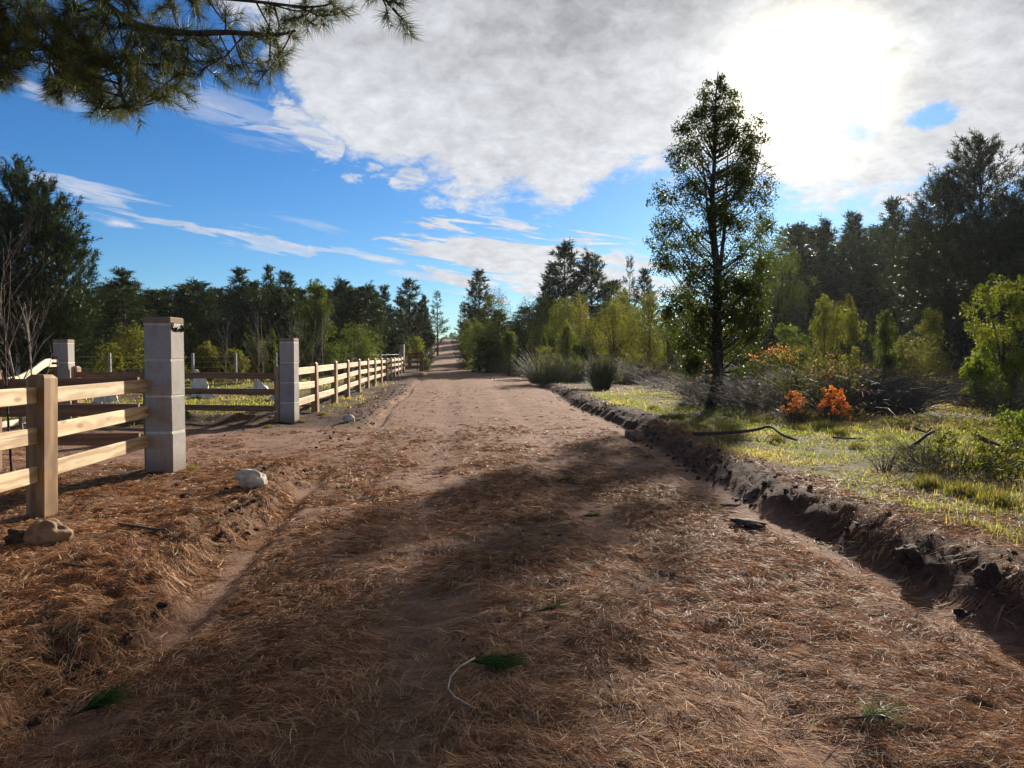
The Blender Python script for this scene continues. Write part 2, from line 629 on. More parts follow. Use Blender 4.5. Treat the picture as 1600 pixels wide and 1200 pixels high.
def mat_plain(name, c, rough=.7, nscale=12.0, var=.35, bmp=.3, bd=.01, metal=0.0):
    m, nt, b = new_mat(name)
    oc = obj_coord(nt)
    n = nnoise(oc, nscale, 6, .65)
    nt.links.new(mixc(sstep(.3, .7, n), tuple(k * (1 - var) for k in c), tuple(min(1, k * (1 + var)) for k in c)), b.inputs['Base Color'])
    b.inputs['Roughness'].default_value = rough
    b.inputs['Metallic'].default_value = metal
    bump(nt, b, n, bmp, bd)
    return m


def mat_ground(name):
    """soil whose tint comes from the material map painted on the terrain (soil / litter / grass / pale wet clay)"""
    m, nt, b = new_mat(name)
    geo = nt.nodes.new('ShaderNodeNewGeometry').outputs['Position']
    a = nt.nodes.new('ShaderNodeAttribute'); a.attribute_name = 'Col'
    sp = nt.nodes.new('ShaderNodeSeparateColor')
    nt.links.new(a.outputs['Color'], sp.inputs[0])
    litter, grass, clay = (E(o) for o in sp.outputs)
    n1 = nnoise(geo, 1.3, 7, .62)
    n2 = nnoise(geo, 14.0, 6, .65)
    n3 = nnoise(geo, 70.0, 4, .65)
    soil = mixc(sstep(.3, .7, n2), (.030, .016, .010), (.105, .056, .035))
    road = mixc(sstep(.30, .72, n1 * .5 + n2 * .5), (.21, .112, .074), (.37, .228, .158))
    mpr = nt.nodes.new('ShaderNodeMapping')
    mpr.inputs['Scale'].default_value = (1.1, 5.5, 2)
    nt.links.new(geo, mpr.inputs[0])
    ns = nnoise(mpr.outputs[0], 1.5, 7, .7, .4)
    road = mixc(sstep(.46, .62, ns) * .75, road, (.13, .068, .048))
    road = mixc(sstep(.60, .72, nnoise(mpr.outputs[0], 6.0, 5, .7)) * .6, road, (.46, .34, .26))
    road = mixc(sstep(.52, .68, n3) * .6, road, (.12, .064, .046))
    col = mixc(clay, soil, road)
    mp = nt.nodes.new('ShaderNodeMapping')
    mp.inputs['Scale'].default_value = (6, 38, 10)
    mp.inputs['Rotation'].default_value = (0, 0, .35)
    nt.links.new(geo, mp.inputs[0])
    st = nnoise(mp.outputs[0], 1.6, 5, .7, .8)
    lit = mixc(sstep(.38, .68, st), (.10, .050, .028), (.30, .165, .085))
    col = mixc(litter * sstep(.2, .6, n2 + litter * .35), col, lit)
    gr = mixc(sstep(.3, .7, n2), (.055, .065, .017), (.15, .155, .045))
    dry = mixc(sstep(.3, .7, n3), (.11, .085, .040), (.23, .175, .085))
    gr = mixc(sstep(.42, .62, n1), gr, dry)
    col = mixc(grass * sstep(.25, .6, n2 * .6 + grass * .4), col, gr)
    nt.links.new(col, b.inputs['Base Color'])
    b.inputs['Roughness'].default_value = .95
    b.inputs['Specular IOR Level'].default_value = .12
    bump(nt, b, n2 * .55 + n3 * .45, 1.0, .05)
    return m


M = {}
M['ground'] = mat_ground('ground_soil')
M['pine'] = mat_leaf('pine_needles', .22, .45, (1.0, 1.1, .5), 1.3)
M['leaf'] = mat_leaf('leaves', .42, .6, (1.2, 1.25, .42), 1.45)
M['leafdark'] = mat_leaf('glossy_leaves', .34, .5, (1.2, 1.3, .4), 1.5, .12)
M['orange'] = mat_leaf('autumn_leaves', .5, .5, (1.2, 1.0, .7), 1.4)
M['grass'] = mat_leaf('grass_blades', .45, .6, (1.1, 1.2, .5), 1.5, .08)
M['litter'] = mat_leaf('dry_needles', .15, .62, (1.1, .9, .7), 1.2, .11)
M['twig'] = mat_attr('twigs', .75)
M['bark'] = mat_bark('bark', (.030, .022, .018), (.10, .075, .058))
M['barkpale'] = mat_bark('pale_bark', (.13, .10, .085), (.28, .235, .20))
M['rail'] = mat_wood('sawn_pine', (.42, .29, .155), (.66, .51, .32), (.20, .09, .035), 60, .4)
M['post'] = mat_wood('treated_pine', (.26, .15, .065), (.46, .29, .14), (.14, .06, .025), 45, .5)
M['raildark'] = mat_wood('shaded_brown_pine', (.20, .10, .05), (.30, .165, .085), (.07, .03, .015), 55, .35)  # darker than the pale rails: shadow side of the wing fences put into the colour
M['gatewood'] = mat_wood('pale_gate_wood', (.62, .55, .40), (.78, .72, .56), (.40, .28, .15), 50, .2)
M['block'] = mat_concrete('concrete_block', (.40, .38, .36))
M['mortar'] = mat_concrete('mortar', (.60, .57, .54))
M['cap'] = mat_concrete('brown_mortar_cap', (.30, .225, .16))
M['ink'] = mat_plain('dark_paint_mark', (.035, .018, .015), .8, 40)
M['stone'] = mat_plain('pale_stone', (.46, .41, .35), .85, 7, .4, .5, .02)
M['brownstone'] = mat_plain('brown_stone', (.22, .14, .085), .9, 6, .4, .6, .02)
M['clod'] = mat_plain('soil_clod', (.050, .028, .018), .95, 18, .5, .8, .02)
M['plastic'] = mat_plain('white_plastic_sheet', (.66, .62, .58), .5, 4, .12, .3, .02)
M['wirepost'] = mat_plain('grey_concrete_post', (.40, .40, .39), .85, 20, .2, .3)
M['wire'] = mat_plain('wire', (.35, .34, .33), .4, 5, .1, .0, .001, .8)
M['deadwood'] = mat_plain('dead_wood', (.075, .05, .038), .9, 25, .5, .6, .01)
M['palewood'] = mat_plain('pale_branch', (.36, .30, .22), .8, 25, .3, .4, .01)
M['moss'] = mat_plain('moss', (.10, .15, .022), .95, 30, .5, .9, .02)
M['water'] = None

# ---------------------------------------------------------------- ground and road


def material_map(x, y):
    """(litter, grass, clay) weights"""
    xl, xr = XL(y), XR(y)
    dl, dr = xl - x, x - xr
    n = fbm(x * .7, y * .7, 4, 81)
    n2 = fbm(x * .25, y * .25, 3, 91)
    inroad = (dl < 0) & (dr < 0)
    u = np.clip((x - xl) / (xr - xl), 0, 1)
    drive = ss(9.4, 11.2, y) * (1 - ss(14.6, 16.8, y)) * (1 - ss(14, 20, dl))
    lit_r = (1 - ss(7, 19, y) * .93) * ss(.30, .52, n + .08)
    lit_r = lit_r * (1 - .75 * np.exp(-((u - .28) / .055) ** 2) - .65 * np.exp(-((u - .66) / .055) ** 2))
    lit_l = (1 - ss(9.5, 11.5, y)) * .95 * np.maximum(ss(.05, .5, dl), ss(.42, .62, vn(y * 1.3, y * 0 + 5, 95)) * .9) + drive * .45 * ss(.4, .6, n) + ss(16, 18, y) * .25 * ss(.45, .6, n)
    gr_l = .6 * ss(3.0, 5.0, dl) * ss(16.0, 18.5, y) * ss(.30, .48, n2 + .08) + ss(.8, 1.6, dl) * ss(18, 24, y) * .45 * ss(.42, .6, n)
    clay_l = np.maximum(drive, (1 - ss(.2, .5, dl)) * 1.0) * .95
    lit_d = (1 - ss(8, 20, y)) * .75 * ss(.6, .95, dr) * (1 - ss(1.3, 2.4, dr)) * ss(.25, .5, n) + .18 * ss(.42, .6, n)
    gr_d = ss(.85, 1.5, dr + (n - .5)) * ss(.27, .46, n2 + .12) * (1 - .75 * ss(26, 40, y)) * (.55 + .45 * ss(.35, .55, n))
    bare = np.exp(-((y - 33) / 4.0) ** 2) * (1 - ss(6, 9, dr))
    gr_d = gr_d * (1 - .7 * bare)
    clay_d = np.maximum(1 - ss(.25, .5, dr), .6 * bare * ss(.4, .55, n))
    lit = np.where(inroad, lit_r, np.where(dl >= 0, lit_l, lit_d))
    gr = np.where(inroad, ss(30, 60, y) * .25 * ss(.5, .62, n), np.where(dl >= 0, gr_l, gr_d))
    cl = np.where(inroad, 1.0, np.where(dl >= 0, clay_l, clay_d))
    return np.stack([np.clip(lit, 0, 1), np.clip(gr, 0, 1), np.clip(cl, 0, 1)], -1)


def build_ground():
    ys = list(np.arange(-10, 1.0, .5))
    y = 1.0
    while y < 480:
        ys.append(y)
        y += .038 + .0085 * max(0, y - 2) + (.05 * (y - 90) if y > 90 else 0) * .2
    ys = np.array(ys)
    def offs():
        d, o = 0.0, []
        while d < 330:
            d += .038 + .0115 * d + (.004 * d * d if d > 12 else 0) * .4
            o.append(d)
        return np.array(o)
    od = offs()
    nr = 84
    nl = len(od)
    cols = nl + nr + 1 + nl
    Y = np.repeat(ys[:, None], cols, 1)
    xl, xr = XL(ys)[:, None], XR(ys)[:, None]
    t = np.linspace(0, 1, nr + 1)[None]
    X = np.concatenate([xl - od[::-1][None], xl + (xr - xl) * t, xr + od[None]], 1)
    Z = H(X.ravel(), Y.ravel())
    V = np.stack([X.ravel(), Y.ravel(), Z], 1)
    col = material_map(X.ravel(), Y.ravel())
    r, c = len(ys), cols
    idx = np.arange(r * c).reshape(r, c)
    def part(name, c0, c1):
        sub = idx[:, c0:c1 + 1]
        q = np.stack([sub[:-1, :-1], sub[:-1, 1:], sub[1:, 1:], sub[1:, :-1]], -1).reshape(-1, 4)
        used, inv = np.unique(q, return_inverse=True)
        o = mk(name, V[used], inv.reshape(q.shape), M['ground'], None, col[used], True)
        o['kind'] = 'structure'
        return o
    part('ground', 0, nl)
    part('dirt_road', nl, nl + nr)
    part('grassy_verge', nl + nr, c - 1)


build_ground()

PAL = np.array([(.26, .128, .068), (.17, .086, .049), (.40, .265, .155), (.53, .40, .265), (.075, .045, .030), (.33, .183, .103)])


def build_litter():
    rng = np.random.default_rng(3)
    Ps = []
    for y0, y1, n in ((1.0, 3.2, 44000), (3.2, 5.5, 46000), (5.5, 9, 40000), (9, 15, 32000), (15, 32, 14000)):
        y = y0 + (y1 - y0) * rng.random(n)
        x = y * math.tan(YAW) + (rng.random(n) * 2 - 1) * (y * .80 + 1.4)
        mm = material_map(x, y)
        clump = ss(.34, .60, fbm(x * 2.1, y * 2.1, 3, 101)) * .75 + .25
        keep = rng.random(n) < mm[:, 0] * clump * 1.05 + .03
        Ps.append(np.stack([x[keep], y[keep]], 1))
    P = np.vstack(Ps)
    N = len(P)
    K = 3
    flow = fbm(P[:, 0] * .9, P[:, 1] * .9, 2, 111) * 7 + rng.normal(0, .75, N)
    az = flow[:, None] + rng.normal(0, .22, (N, K))
    L = (.075 + .085 * rng.random((N, K)))
    w = .0009 * np.maximum(1, P[:, 1] / 2.8)[:, None] * (.8 + .5 * rng.random((N, K)))
    d = np.stack([np.cos(az), np.sin(az)], -1)
    bend = rng.normal(0, .18, (N, K, 1))
    perp = np.stack([-d[..., 1], d[..., 0]], -1)
    b = np.broadcast_to(P[:, None], (N, K, 2))
    m = b + d * (L * .5)[..., None] + perp * (L[..., None] * bend * .5)
    t = b + d * L[..., None] + perp * (L[..., None] * bend * 0.2)
    def zz(q, lift): return H(q[..., 0].ravel(), q[..., 1].ravel()).reshape(q.shape[:-1]) + lift
    lay = .003 + .010 * rng.random((N, 1))
    zb = zz(b, lay)
    zm = zz(m, lay + .022 * rng.random((N, K)) ** 2)
    zt = zz(t, lay + .035 * rng.random((N, K)) ** 5)
    roll = rng.normal(0, .7, (N, K))
    side = np.concatenate([perp * np.cos(roll)[..., None], np.sin(roll)[..., None]], -1) * w[..., None]
    pts = [np.concatenate([q, z[..., None]], -1) for q, z in ((b, zb), (m, zm), (t, zt))]
    V = np.stack([pts[0] - side * .7, pts[0] + side * .7, pts[1] - side, pts[1] + side, pts[2] - side * .35, pts[2] + side * .35], 2)
    V = V.reshape(-1, 3)
    n = N * K
    i = np.arange(n)[:, None] * 6
    F = np.vstack([i + [0, 1, 3, 2], i + [2, 3, 5, 4]])
    pw = np.array([.24, .23, .19, .08, .12, .14])
    c = PAL[rng.choice(6, (N,), p=pw)] * (.75 + .5 * rng.random((N, 1)))
    c = np.repeat(c, K * 6, 0)
    o = mk('pine_needle_litter', V, F, M['litter'], None, c)
    o['kind'] = 'stuff'
    tag(o, 'brown fallen pine needles strewn over the road and both verges', 'pine needles')


def build_grass():
    rng = np.random.default_rng(4)
    Ps = []
    for y0, y1, n in ((4, 9, 125000), (9, 15, 165000), (15, 26, 130000), (26, 48, 45000)):
        y = y0 + (y1 - y0) * rng.random(n)
        x = y * math.tan(YAW) + (rng.random(n) * 2 - 1) * (y * .86 + 2.5)
        mm = material_map(x, y)
        cl = ss(.36, .62, fbm(x * 1.6, y * 1.6, 3, 121)) * .8 + .2
        keep = rng.random(n) < mm[:, 1] * cl
        Ps.append(np.stack([x[keep], y[keep]], 1))
    P = np.vstack(Ps)
    N = len(P)
    hgt = (.03 + .085 * rng.random(N) ** 2) * (.6 + .9 * fbm(P[:, 0] * .6, P[:, 1] * .6, 2, 131)) * np.maximum(1, P[:, 1] / 22)
    w = .0022 * np.maximum(1, P[:, 1] / 5)
    az = rng.random(N) * 6.283
    lean = .25 + .9 * rng.random(N)
    z = H(P[:, 0], P[:, 1]) - .01
    b = np.concatenate([P, z[:, None]], 1)
    d = np.stack([np.cos(az), np.sin(az)], 1)
    sd = np.stack([-d[:, 1], d[:, 0], np.zeros(N)], 1) * w[:, None]
    m = b + np.concatenate([d * (hgt * lean * .35)[:, None], (hgt * .65)[:, None]], 1)
    t = b + np.concatenate([d * (hgt * lean)[:, None], (hgt * (1.05 - .3 * lean))[:, None]], 1)
    V = np.stack([b - sd, b + sd, m - sd * .8, m + sd * .8, t], 1).reshape(-1, 3)
    i = np.arange(N)[:, None] * 5
    patch = fbm(P[:, 0] * .5, P[:, 1] * .5, 3, 141)
    dry = (rng.random(N) < ss(.38, .62, patch) * .7 + .15)[:, None]
    g = np.array((.125, .155, .034)) * (.7 + .7 * rng.random((N, 1)))
    g = g + np.array((.08, .055, .0)) * rng.random((N, 1))
    dr = np.array((.40, .32, .16)) * (.6 + .7 * rng.random((N, 1)))
    c = np.repeat(np.where(dry, dr, g), 5, 0)
    o = mk('grass', V, [i + [0, 1, 3, 2], i + [2, 3, 4]], M['grass'], None, c)
    o['kind'] = 'stuff'
    tag(o, 'short green and straw coloured grass on the open ground beside the road', 'grass')


def blob(rng, r, n=2, amp=.25, freq=1.6, squash=(1, 1, 1), seed=0.0):
    import bmesh
    bm = bmesh.new()
    bmesh.ops.create_icosphere(bm, subdivisions=n, radius=1)
    for v in bm.verts:
        p = v.co * freq + Vector((seed * 7.7, seed * 3.1, seed))
        k = 1 + amp * (mnoise.noise(p) + .5 * mnoise.noise(p * 2.3))
        v.co = Vector((v.co.x * squash[0], v.co.y * squash[1], v.co.z * squash[2])) * k * r
    V = np.array([v.co[:] for v in bm.verts])
    F = np.array([[v.index for v in f.verts] for f in bm.faces])
    bm.free()
    return V, F


def build_clods():
    rng = np.random.default_rng(5)
    mb = MB()
    base = [blob(rng, 1, 2, .95, 2.4, (1, 1, .7), k * 1.3) for k in range(8)]
    for k in range(4800):
        y = 2.2 + 34 * rng.random() ** 1.6
        r = rng.random()
        if r < .52: x = XR(np.array([y]))[0] + .25 + abs(rng.normal(.35, .4))
        elif r < .9:
            x = XL(np.array([y]))[0] - .28 - abs(rng.normal(.2, .32))
            if 10 < y < 16 and rng.random() < .8: continue
        elif r < .93: x = XL(np.array([y]))[0] - 5 * rng.random()
        else: x = XL(np.array([y]))[0] + 4.2 * rng.random()
        if vn(np.array([y * 1.2]), np.array([x * .5 + 3]), 151)[0] < .35: continue
        s = (.006 + .024 * rng.random() ** 3.5) * (.6 if r > .93 else 1)
        V, F = base[rng.integers(8)]
        a = rng.random() * 6.28
        R = np.array([[math.cos(a), -math.sin(a), 0], [math.sin(a), math.cos(a), 0], [0, 0, 1]])
        mb.add((V * s) @ R.T + [x, y, hz(x, y) + s * .25], None, F)
    o = mb.build('soil_clods', M['clod'], None, False)
    o['kind'] = 'stuff'
    tag(o, 'dark crumbled soil clods along the graded edges of the road', 'soil clods')


build_litter()
build_grass()
build_clods()

# ---------------------------------------------------------------- foliage generators


def shoots(P, D, L, k, nl, w, rng, c0, c1, fw=.9):
    """needle-covered shoots: N axes with k thin needles each (triangles)"""
    N = len(P)
    D = nrm(D)
    t = rng.random((N, k))
    base = P[:, None] + D[:, None] * (t * np.broadcast_to(L, (N,))[:, None])[..., None]
    rad = rng.normal(size=(N, k, 3))
    rad -= D[:, None] * (rad * D[:, None]).sum(-1, keepdims=True)
    nd = nrm(D[:, None] * fw * (.5 + t[..., None]) + nrm(rad))
    ln = nl * (.7 + .5 * rng.random((N, k, 1)))
    tip = base + nd * ln
    sd = nrm(np.cross(nd, rng.normal(size=(N, k, 3)))) * (w / 2)
    V = np.stack([base - sd, base + sd, tip], 2).reshape(-1, 3)
    F = np.arange(N * k * 3).reshape(-1, 3)
    m = rng.random((N, 1, 1))
    c = np.array(c0) * (1 - m) + np.array(c1) * m
    c = c * (.75 + .5 * rng.random((N, k, 1)))
    return V, F, np.repeat(c.reshape(-1, 3), 3, 0)


def pine_geo(seed, Hh, R, cb=.12, stems=((0, 0, 1.0),), p=.75, low=.1, up=.7, dz=.55, nb=5, k=12, nl=.28, w=.035, sl=.45, dens=3.2, c0=(.022, .040, .018), c1=(.045, .065, .026), top=1.0, gaps=.12, curve=.35):
    rng = np.random.default_rng(seed)
    bark = MB()
    P, D, L = [], [], []
    up3 = np.array([0, 0, 1.0])
    for (ox, oy, hs) in stems:
        h = Hh * hs
        zs = np.linspace(0, 1, 9)
        lean = rng.normal(0, .015, 2) * h
        path = np.stack([ox * np.clip(zs * 3, 0, 1) + lean[0] * zs ** 2, oy * np.clip(zs * 3, 0, 1) + lean[1] * zs ** 2, zs * h], 1)
        bark.tube(path, (.011 * Hh + .04) * (1 - zs * .93), 7)
        z = cb * h
        while z < h * .985:
            u = (z - cb * h) / (h * (1 - cb))
            prof = (1 - u) ** p * (.62 + .38 * min(1, u / .18))
            for b in range(nb):
                if rng.random() < gaps: continue
                a = rng.random() * 6.283
                ln = max(.25, R * prof * (.65 + .6 * rng.random()) * (hs if len(stems) > 1 else 1))
                e = low + (up - low) * u ** .8 + rng.normal(0, .12)
                zz = z + rng.normal(0, dz * .3)
                x0 = np.array([np.interp(zz, path[:, 2], path[:, 0]), np.interp(zz, path[:, 2], path[:, 1]), zz])
                hd = np.array([math.cos(a), math.sin(a), 0])
                s = np.linspace(0, 1, 5)[:, None]
                br = x0 + hd * ln * s * math.cos(e) + up3 * (ln * s * math.sin(e) + curve * ln * s ** 2 * (1 - u * .6))
                if ln > .7: bark.tube(br, np.linspace(.006 * Hh * .35 + .018, .008, 5) * (ln / (R + .01)) ** .3, 4, cap=False)
                n = max(2, int(ln * dens + rng.random()))
                sv = .22 + .78 * rng.random(n) ** .7
                sv[0] = .95
                sidev = np.cross(hd, up3)
                off = (rng.random(n) * 2 - 1) * (1.05 - sv) * .55 * ln
                q = x0 + hd * (ln * sv * math.cos(e))[:, None] + up3 * (ln * sv * math.sin(e) + curve * ln * sv ** 2 * (1 - u * .6))[:, None]
                q = q + sidev * off[:, None] + up3 * (rng.normal(0, .08, n) * ln)[:, None]
                dd = hd * .75 + up3 * (.35 + .5 * top * (0.35 + u)) + sidev * (np.sign(off) * .5)[:, None] + rng.normal(0, .25, (n, 3))
                P.append(q); D.append(dd); L.append(np.full(n, sl) * (.7 + .6 * rng.random(n)))
            z += dz * (.7 + .5 * rng.random()) * (1 - .35 * u)
        # leader
        n = 5
        q = np.array([path[-1] - up3 * sl * (.3 + j * .5) for j in range(n)]) + rng.normal(0, .05, (n, 3))
        P.append(q); D.append(np.tile(up3, (n, 1)) + rng.normal(0, .18, (n, 3))); L.append(np.full(n, sl * 1.1))
    P, D, L = np.vstack(P), np.vstack(D), np.concatenate(L)
    return bark, shoots(P, D, L, k, nl, w, rng, c0, c1)


def make_tree(name, loc, label, cat, bark, crown, crown_mat, barkmat, group=None, rz=0, crown_name='crown'):
    t = thing(name, loc, label, cat, group, rz)
    bark.build('trunk', barkmat, t, True)
    V, F, c = crown
    mk(crown_name, V, F, crown_mat, t, c)
    return t


def leaves(cent, rad, n, size, rng, c0, c1, shell=.6, out=.35, droop=0.0, aspect=.55):
    """n rhombic leaves scattered through clumps"""
    m = len(cent)
    rad = np.broadcast_to(np.asarray(rad, float), (m,))
    pr = rad ** 2 / (rad ** 2).sum()
    ci = rng.choice(m, n, p=pr)
    dr = nrm(rng.normal(size=(n, 3)))
    rr = rng.random(n) ** shell
    pos = cent[ci] + dr * (rad[ci] * rr)[:, None]
    nor = nrm(dr * out + rng.normal(size=(n, 3)) * .7 + [0, 0, .35])
    ax = nrm(np.cross(nor, rng.normal(size=(n, 3))) + [0, 0, -droop])
    sd = np.cross(nor, ax)
    s = size * (.6 + .7 * rng.random((n, 1)))
    V = np.stack([pos - ax * s * .5, pos + sd * s * aspect * .5, pos + ax * s * .5, pos - sd * s * aspect * .5], 1).reshape(-1, 3)
    F = np.arange(n * 4).reshape(-1, 4)
    mclump = rng.random(m)
    t = np.clip(mclump[ci][:, None] * .6 + .4 * rng.random((n, 1)), 0, 1)
    c = (np.array(c0) * (1 - t) + np.array(c1) * t) * (.75 + .5 * rng.random((n, 1)))
    return V, F, np.repeat(c, 4, 0)


def shrub_geo(seed, w, h, n=5000, size=.1, c0=(.05, .075, .018), c1=(.11, .12, .03), lobes=34, trunk=.0, lift=.0, rag=.35, lob=.26, shell=.55, conic=0.0):
    """broadleaf bush / small tree, unit-free metres, base at origin; a second colour of leaf on separate clumps"""
    rng = np.random.default_rng(seed)
    cents, rads = [], []
    for i in range(lobes):
        t = .04 + .92 * rng.random() ** .9
        e = math.sqrt(max(.05, 1 - ((t - .38) / .64) ** 2)) if t > .38 else .86 + .14 * t / .38
        e *= 1 - conic * t
        q = rng.random() ** .42
        a = rng.random() * 6.283
        r = lob * w * (.45 + .6 * rng.random()) * (.45 + .55 * e)
        z = lift * h + h * (1 - lift) * t
        rr = max(0.0, w * .5 * e * q * (.85 + .3 * rng.random()) - r * .5)
        z = min(z, h - r * .55)
        cents.append((math.cos(a) * rr + rng.normal(0, rag * .06 * w), math.sin(a) * rr + rng.normal(0, rag * .06 * w), z)); rads.append(r)
    cents = np.array(cents)
    rads = np.array(rads)
    # ragged sprays standing proud of the outline
    ex = rng.integers(0, lobes, lobes)
    tip = cents[ex] + nrm(cents[ex] - [0, 0, h * .35]) * (rads[ex] * (.75 + .35 * rng.random(lobes)))[:, None]
    tip[:, 2] = np.clip(tip[:, 2], .05 * h, None)
    allc = np.vstack([cents, tip])
    allr = np.concatenate([rads, rads[ex] * .32])
    bark = MB()
    ns = 1 if trunk > 0 else 5
    for c in cents[:: max(1, lobes // 16)]:
        b0 = np.array([rng.normal(0, .03 * w), rng.normal(0, .03 * w), 0]) if trunk == 0 else np.array([0, 0, min(trunk * h, c[2] * .7)])
        mid = b0 * .5 + c * .5 + [0, 0, .05 * h]
        bark.tube([b0, mid, c], [.008 * h, .005 * h, .0025 * h], 4, cap=False)
    if trunk > 0: bark.tube([[0, 0, -.1], [.01 * h, 0, trunk * h * .5], [0, 0, trunk * h + .1]], [.016 * h, .012 * h, .009 * h], 7)
    else: bark.tube([[0, 0, -.1], [0, 0, .15 * h]], [.014 * h, .01 * h], 6)
    return bark, leaves(allc, allr, n, size, rng, c0, c1, shell)


def twig_geo(seed, w, h, n, rng=None, r=.006, arch=.5, col0=(.07, .05, .04), col1=(.2, .16, .13), sides=3, spread=.5, straight=False, segs=5, base=.25, tangle=.02):
    """many thin stems rising from a base and arching out"""
    rng = np.random.default_rng(seed)
    a = rng.random(n) * 6.283
    b0 = np.stack([np.cos(a), np.sin(a), np.zeros(n)], 1) * (w * base * rng.random(n) ** .5)[:, None]
    a2 = a + rng.normal(0, .5, n)
    hd = np.stack([np.cos(a2), np.sin(a2), np.zeros(n)], 1)
    ln = h * (.35 + .7 * rng.random(n)) * (1 - .35 * (np.linalg.norm(b0, axis=1) / (w * base + 1e-6)) ** 2)
    out = w * .5 * spread * rng.random(n) ** .7
    sg = np.linspace(0, 1, segs)[None, :, None]
    up = np.array([0, 0, 1.0])
    if straight: P = b0[:, None] + hd[:, None] * (out[:, None, None] * sg ** 1.3) + up * (ln[:, None, None] * sg)
    else: P = b0[:, None] + hd[:, None] * (out[:, None, None] * 1.4 * sg) + up * (ln[:, None, None] * (sg * (1 + arch) - arch * sg ** 2 * 1.35))
    P = P + rng.normal(0, tangle * h, P.shape) * sg
    P[..., 2] = np.maximum(P[..., 2], 0)
    T = nrm(np.gradient(P, axis=1))
    A = nrm(np.cross(T, np.array([.31, .87, .2])))
    B = np.cross(T, A)
    rr = (np.linspace(r, r * .35, segs)[None, :] * (.6 + .9 * rng.random((n, 1)) ** 2))[..., None, None]
    ph = np.arange(sides) * 2 * math.pi / sides
    V = P[:, :, None] + rr * (A[:, :, None] * np.cos(ph)[None, None, :, None] + B[:, :, None] * np.sin(ph)[None, None, :, None])
    i, j, k = np.meshgrid(np.arange(n), np.arange(segs - 1), np.arange(sides), indexing='ij')
    i, j, k = i.ravel() * segs * sides, j.ravel() * sides, k.ravel()
    k2 = (k + 1) % sides
    F = np.stack([i + j + k, i + j + k2, i + j + sides + k2, i + j + sides + k], 1)
    t = rng.random((n, 1, 1, 1))
    c = np.broadcast_to(np.array(col0) * (1 - t) + np.array(col1) * t, V.shape).reshape(-1, 3)
    mb = MB()
    mb.add(V.reshape(-1, 3), F)
    mb.c[-1] = c
    return mb


def branchy(seed, h, r0, rng=None, n=7, spread=.45, depth=2, up=.8):
    """bare sapling: trunk with ascending side twigs"""
    rng = np.random.default_rng(seed)
    mb = MB()
    def grow(p, d, ln, r, lev):
        s = np.linspace(0, 1, 5)[:, None]
        bend = rng.normal(0, .10, 3); bend[2] = abs(bend[2])
        pth = p + d * ln * s + bend * ln * s ** 2
        mb.tube(pth, np.linspace(r, r * .35, 5), 5 if lev == 0 else 4, cap=False)
        if lev < depth:
            for k in range(n if lev == 0 else 3):
                t = .2 + .75 * rng.random()
                q = p + d * ln * t + bend * ln * t * t
                a = rng.random() * 6.283
                nd = nrm(d * up + np.array([math.cos(a), math.sin(a), .25]) * spread)
                grow(q, nd, ln * (.55 - .3 * t) * (.8 + .5 * rng.random()), r * .45, lev + 1)
    grow(np.zeros(3), nrm(np.array([rng.normal(0, .05), rng.normal(0, .05), 1])), h, r0, 0)
    return mb


def px_h(py_top, p):
    """object height so that its top reaches image row py_top when standing at ground point p"""
    Z = float(np.dot(np.asarray(p) - [0, 0, CAM_H], CF))
    d = ray(800, py_top)
    return CAM_H + d[2] * Z - p[2]

# ---------------------------------------------------------------- pines
G_FAR = dict(k=16, nl=.45, w=.085, sl=.6, dens=3.4, cb=.05, gaps=.06)
PINES = []
for i, kw in enumerate((dict(p=.78, low=.05, up=.8), dict(p=.95, low=.1, up=.85), dict(p=.85, low=.15, up=.95, nb=5), dict(p=.62, low=.05, up=.7, cb=.08))):
    a = dict(G_FAR); a.update(kw)
    PINES.append(pine_geo(200 + i, 14.0, 2.9, **a))
SPARSE = pine_geo(220, 14.0, 2.7, cb=.15, p=.95, low=.12, up=.35, dz=.95, nb=6, k=14, nl=.36, w=.07, sl=.6, dens=3.0, curve=.12, c0=(.03, .05, .035), c1=(.05, .075, .05))
protos = {}


def pine(kind, px, py, Z, wpx, label, group=None, name='pine_tree', rz=None):
    p = gz(px, Z)
    p[2] -= .1
    h = px_h(py, p)
    R = wpx / F_PX * Z / 2 * 1.45
    rz = (px * 1.7 + Z) % 6.28 if rz is None else rz
    sc = (R / 2.9, R / 2.9, h / 14.3)
    if kind not in protos:
        bark, cr = SPARSE if kind == 'sparse' else PINES[kind]
        t = make_tree(name, p, label, 'pine tree', bark, cr, M['pine'], M['bark'], group, rz)
        t.scale = sc
        protos[kind] = t
        return t
    t = dup(protos[kind], p, rz, sc, label)
    if group: t['group'] = group
    elif 'group' in t: del t['group']
    return t


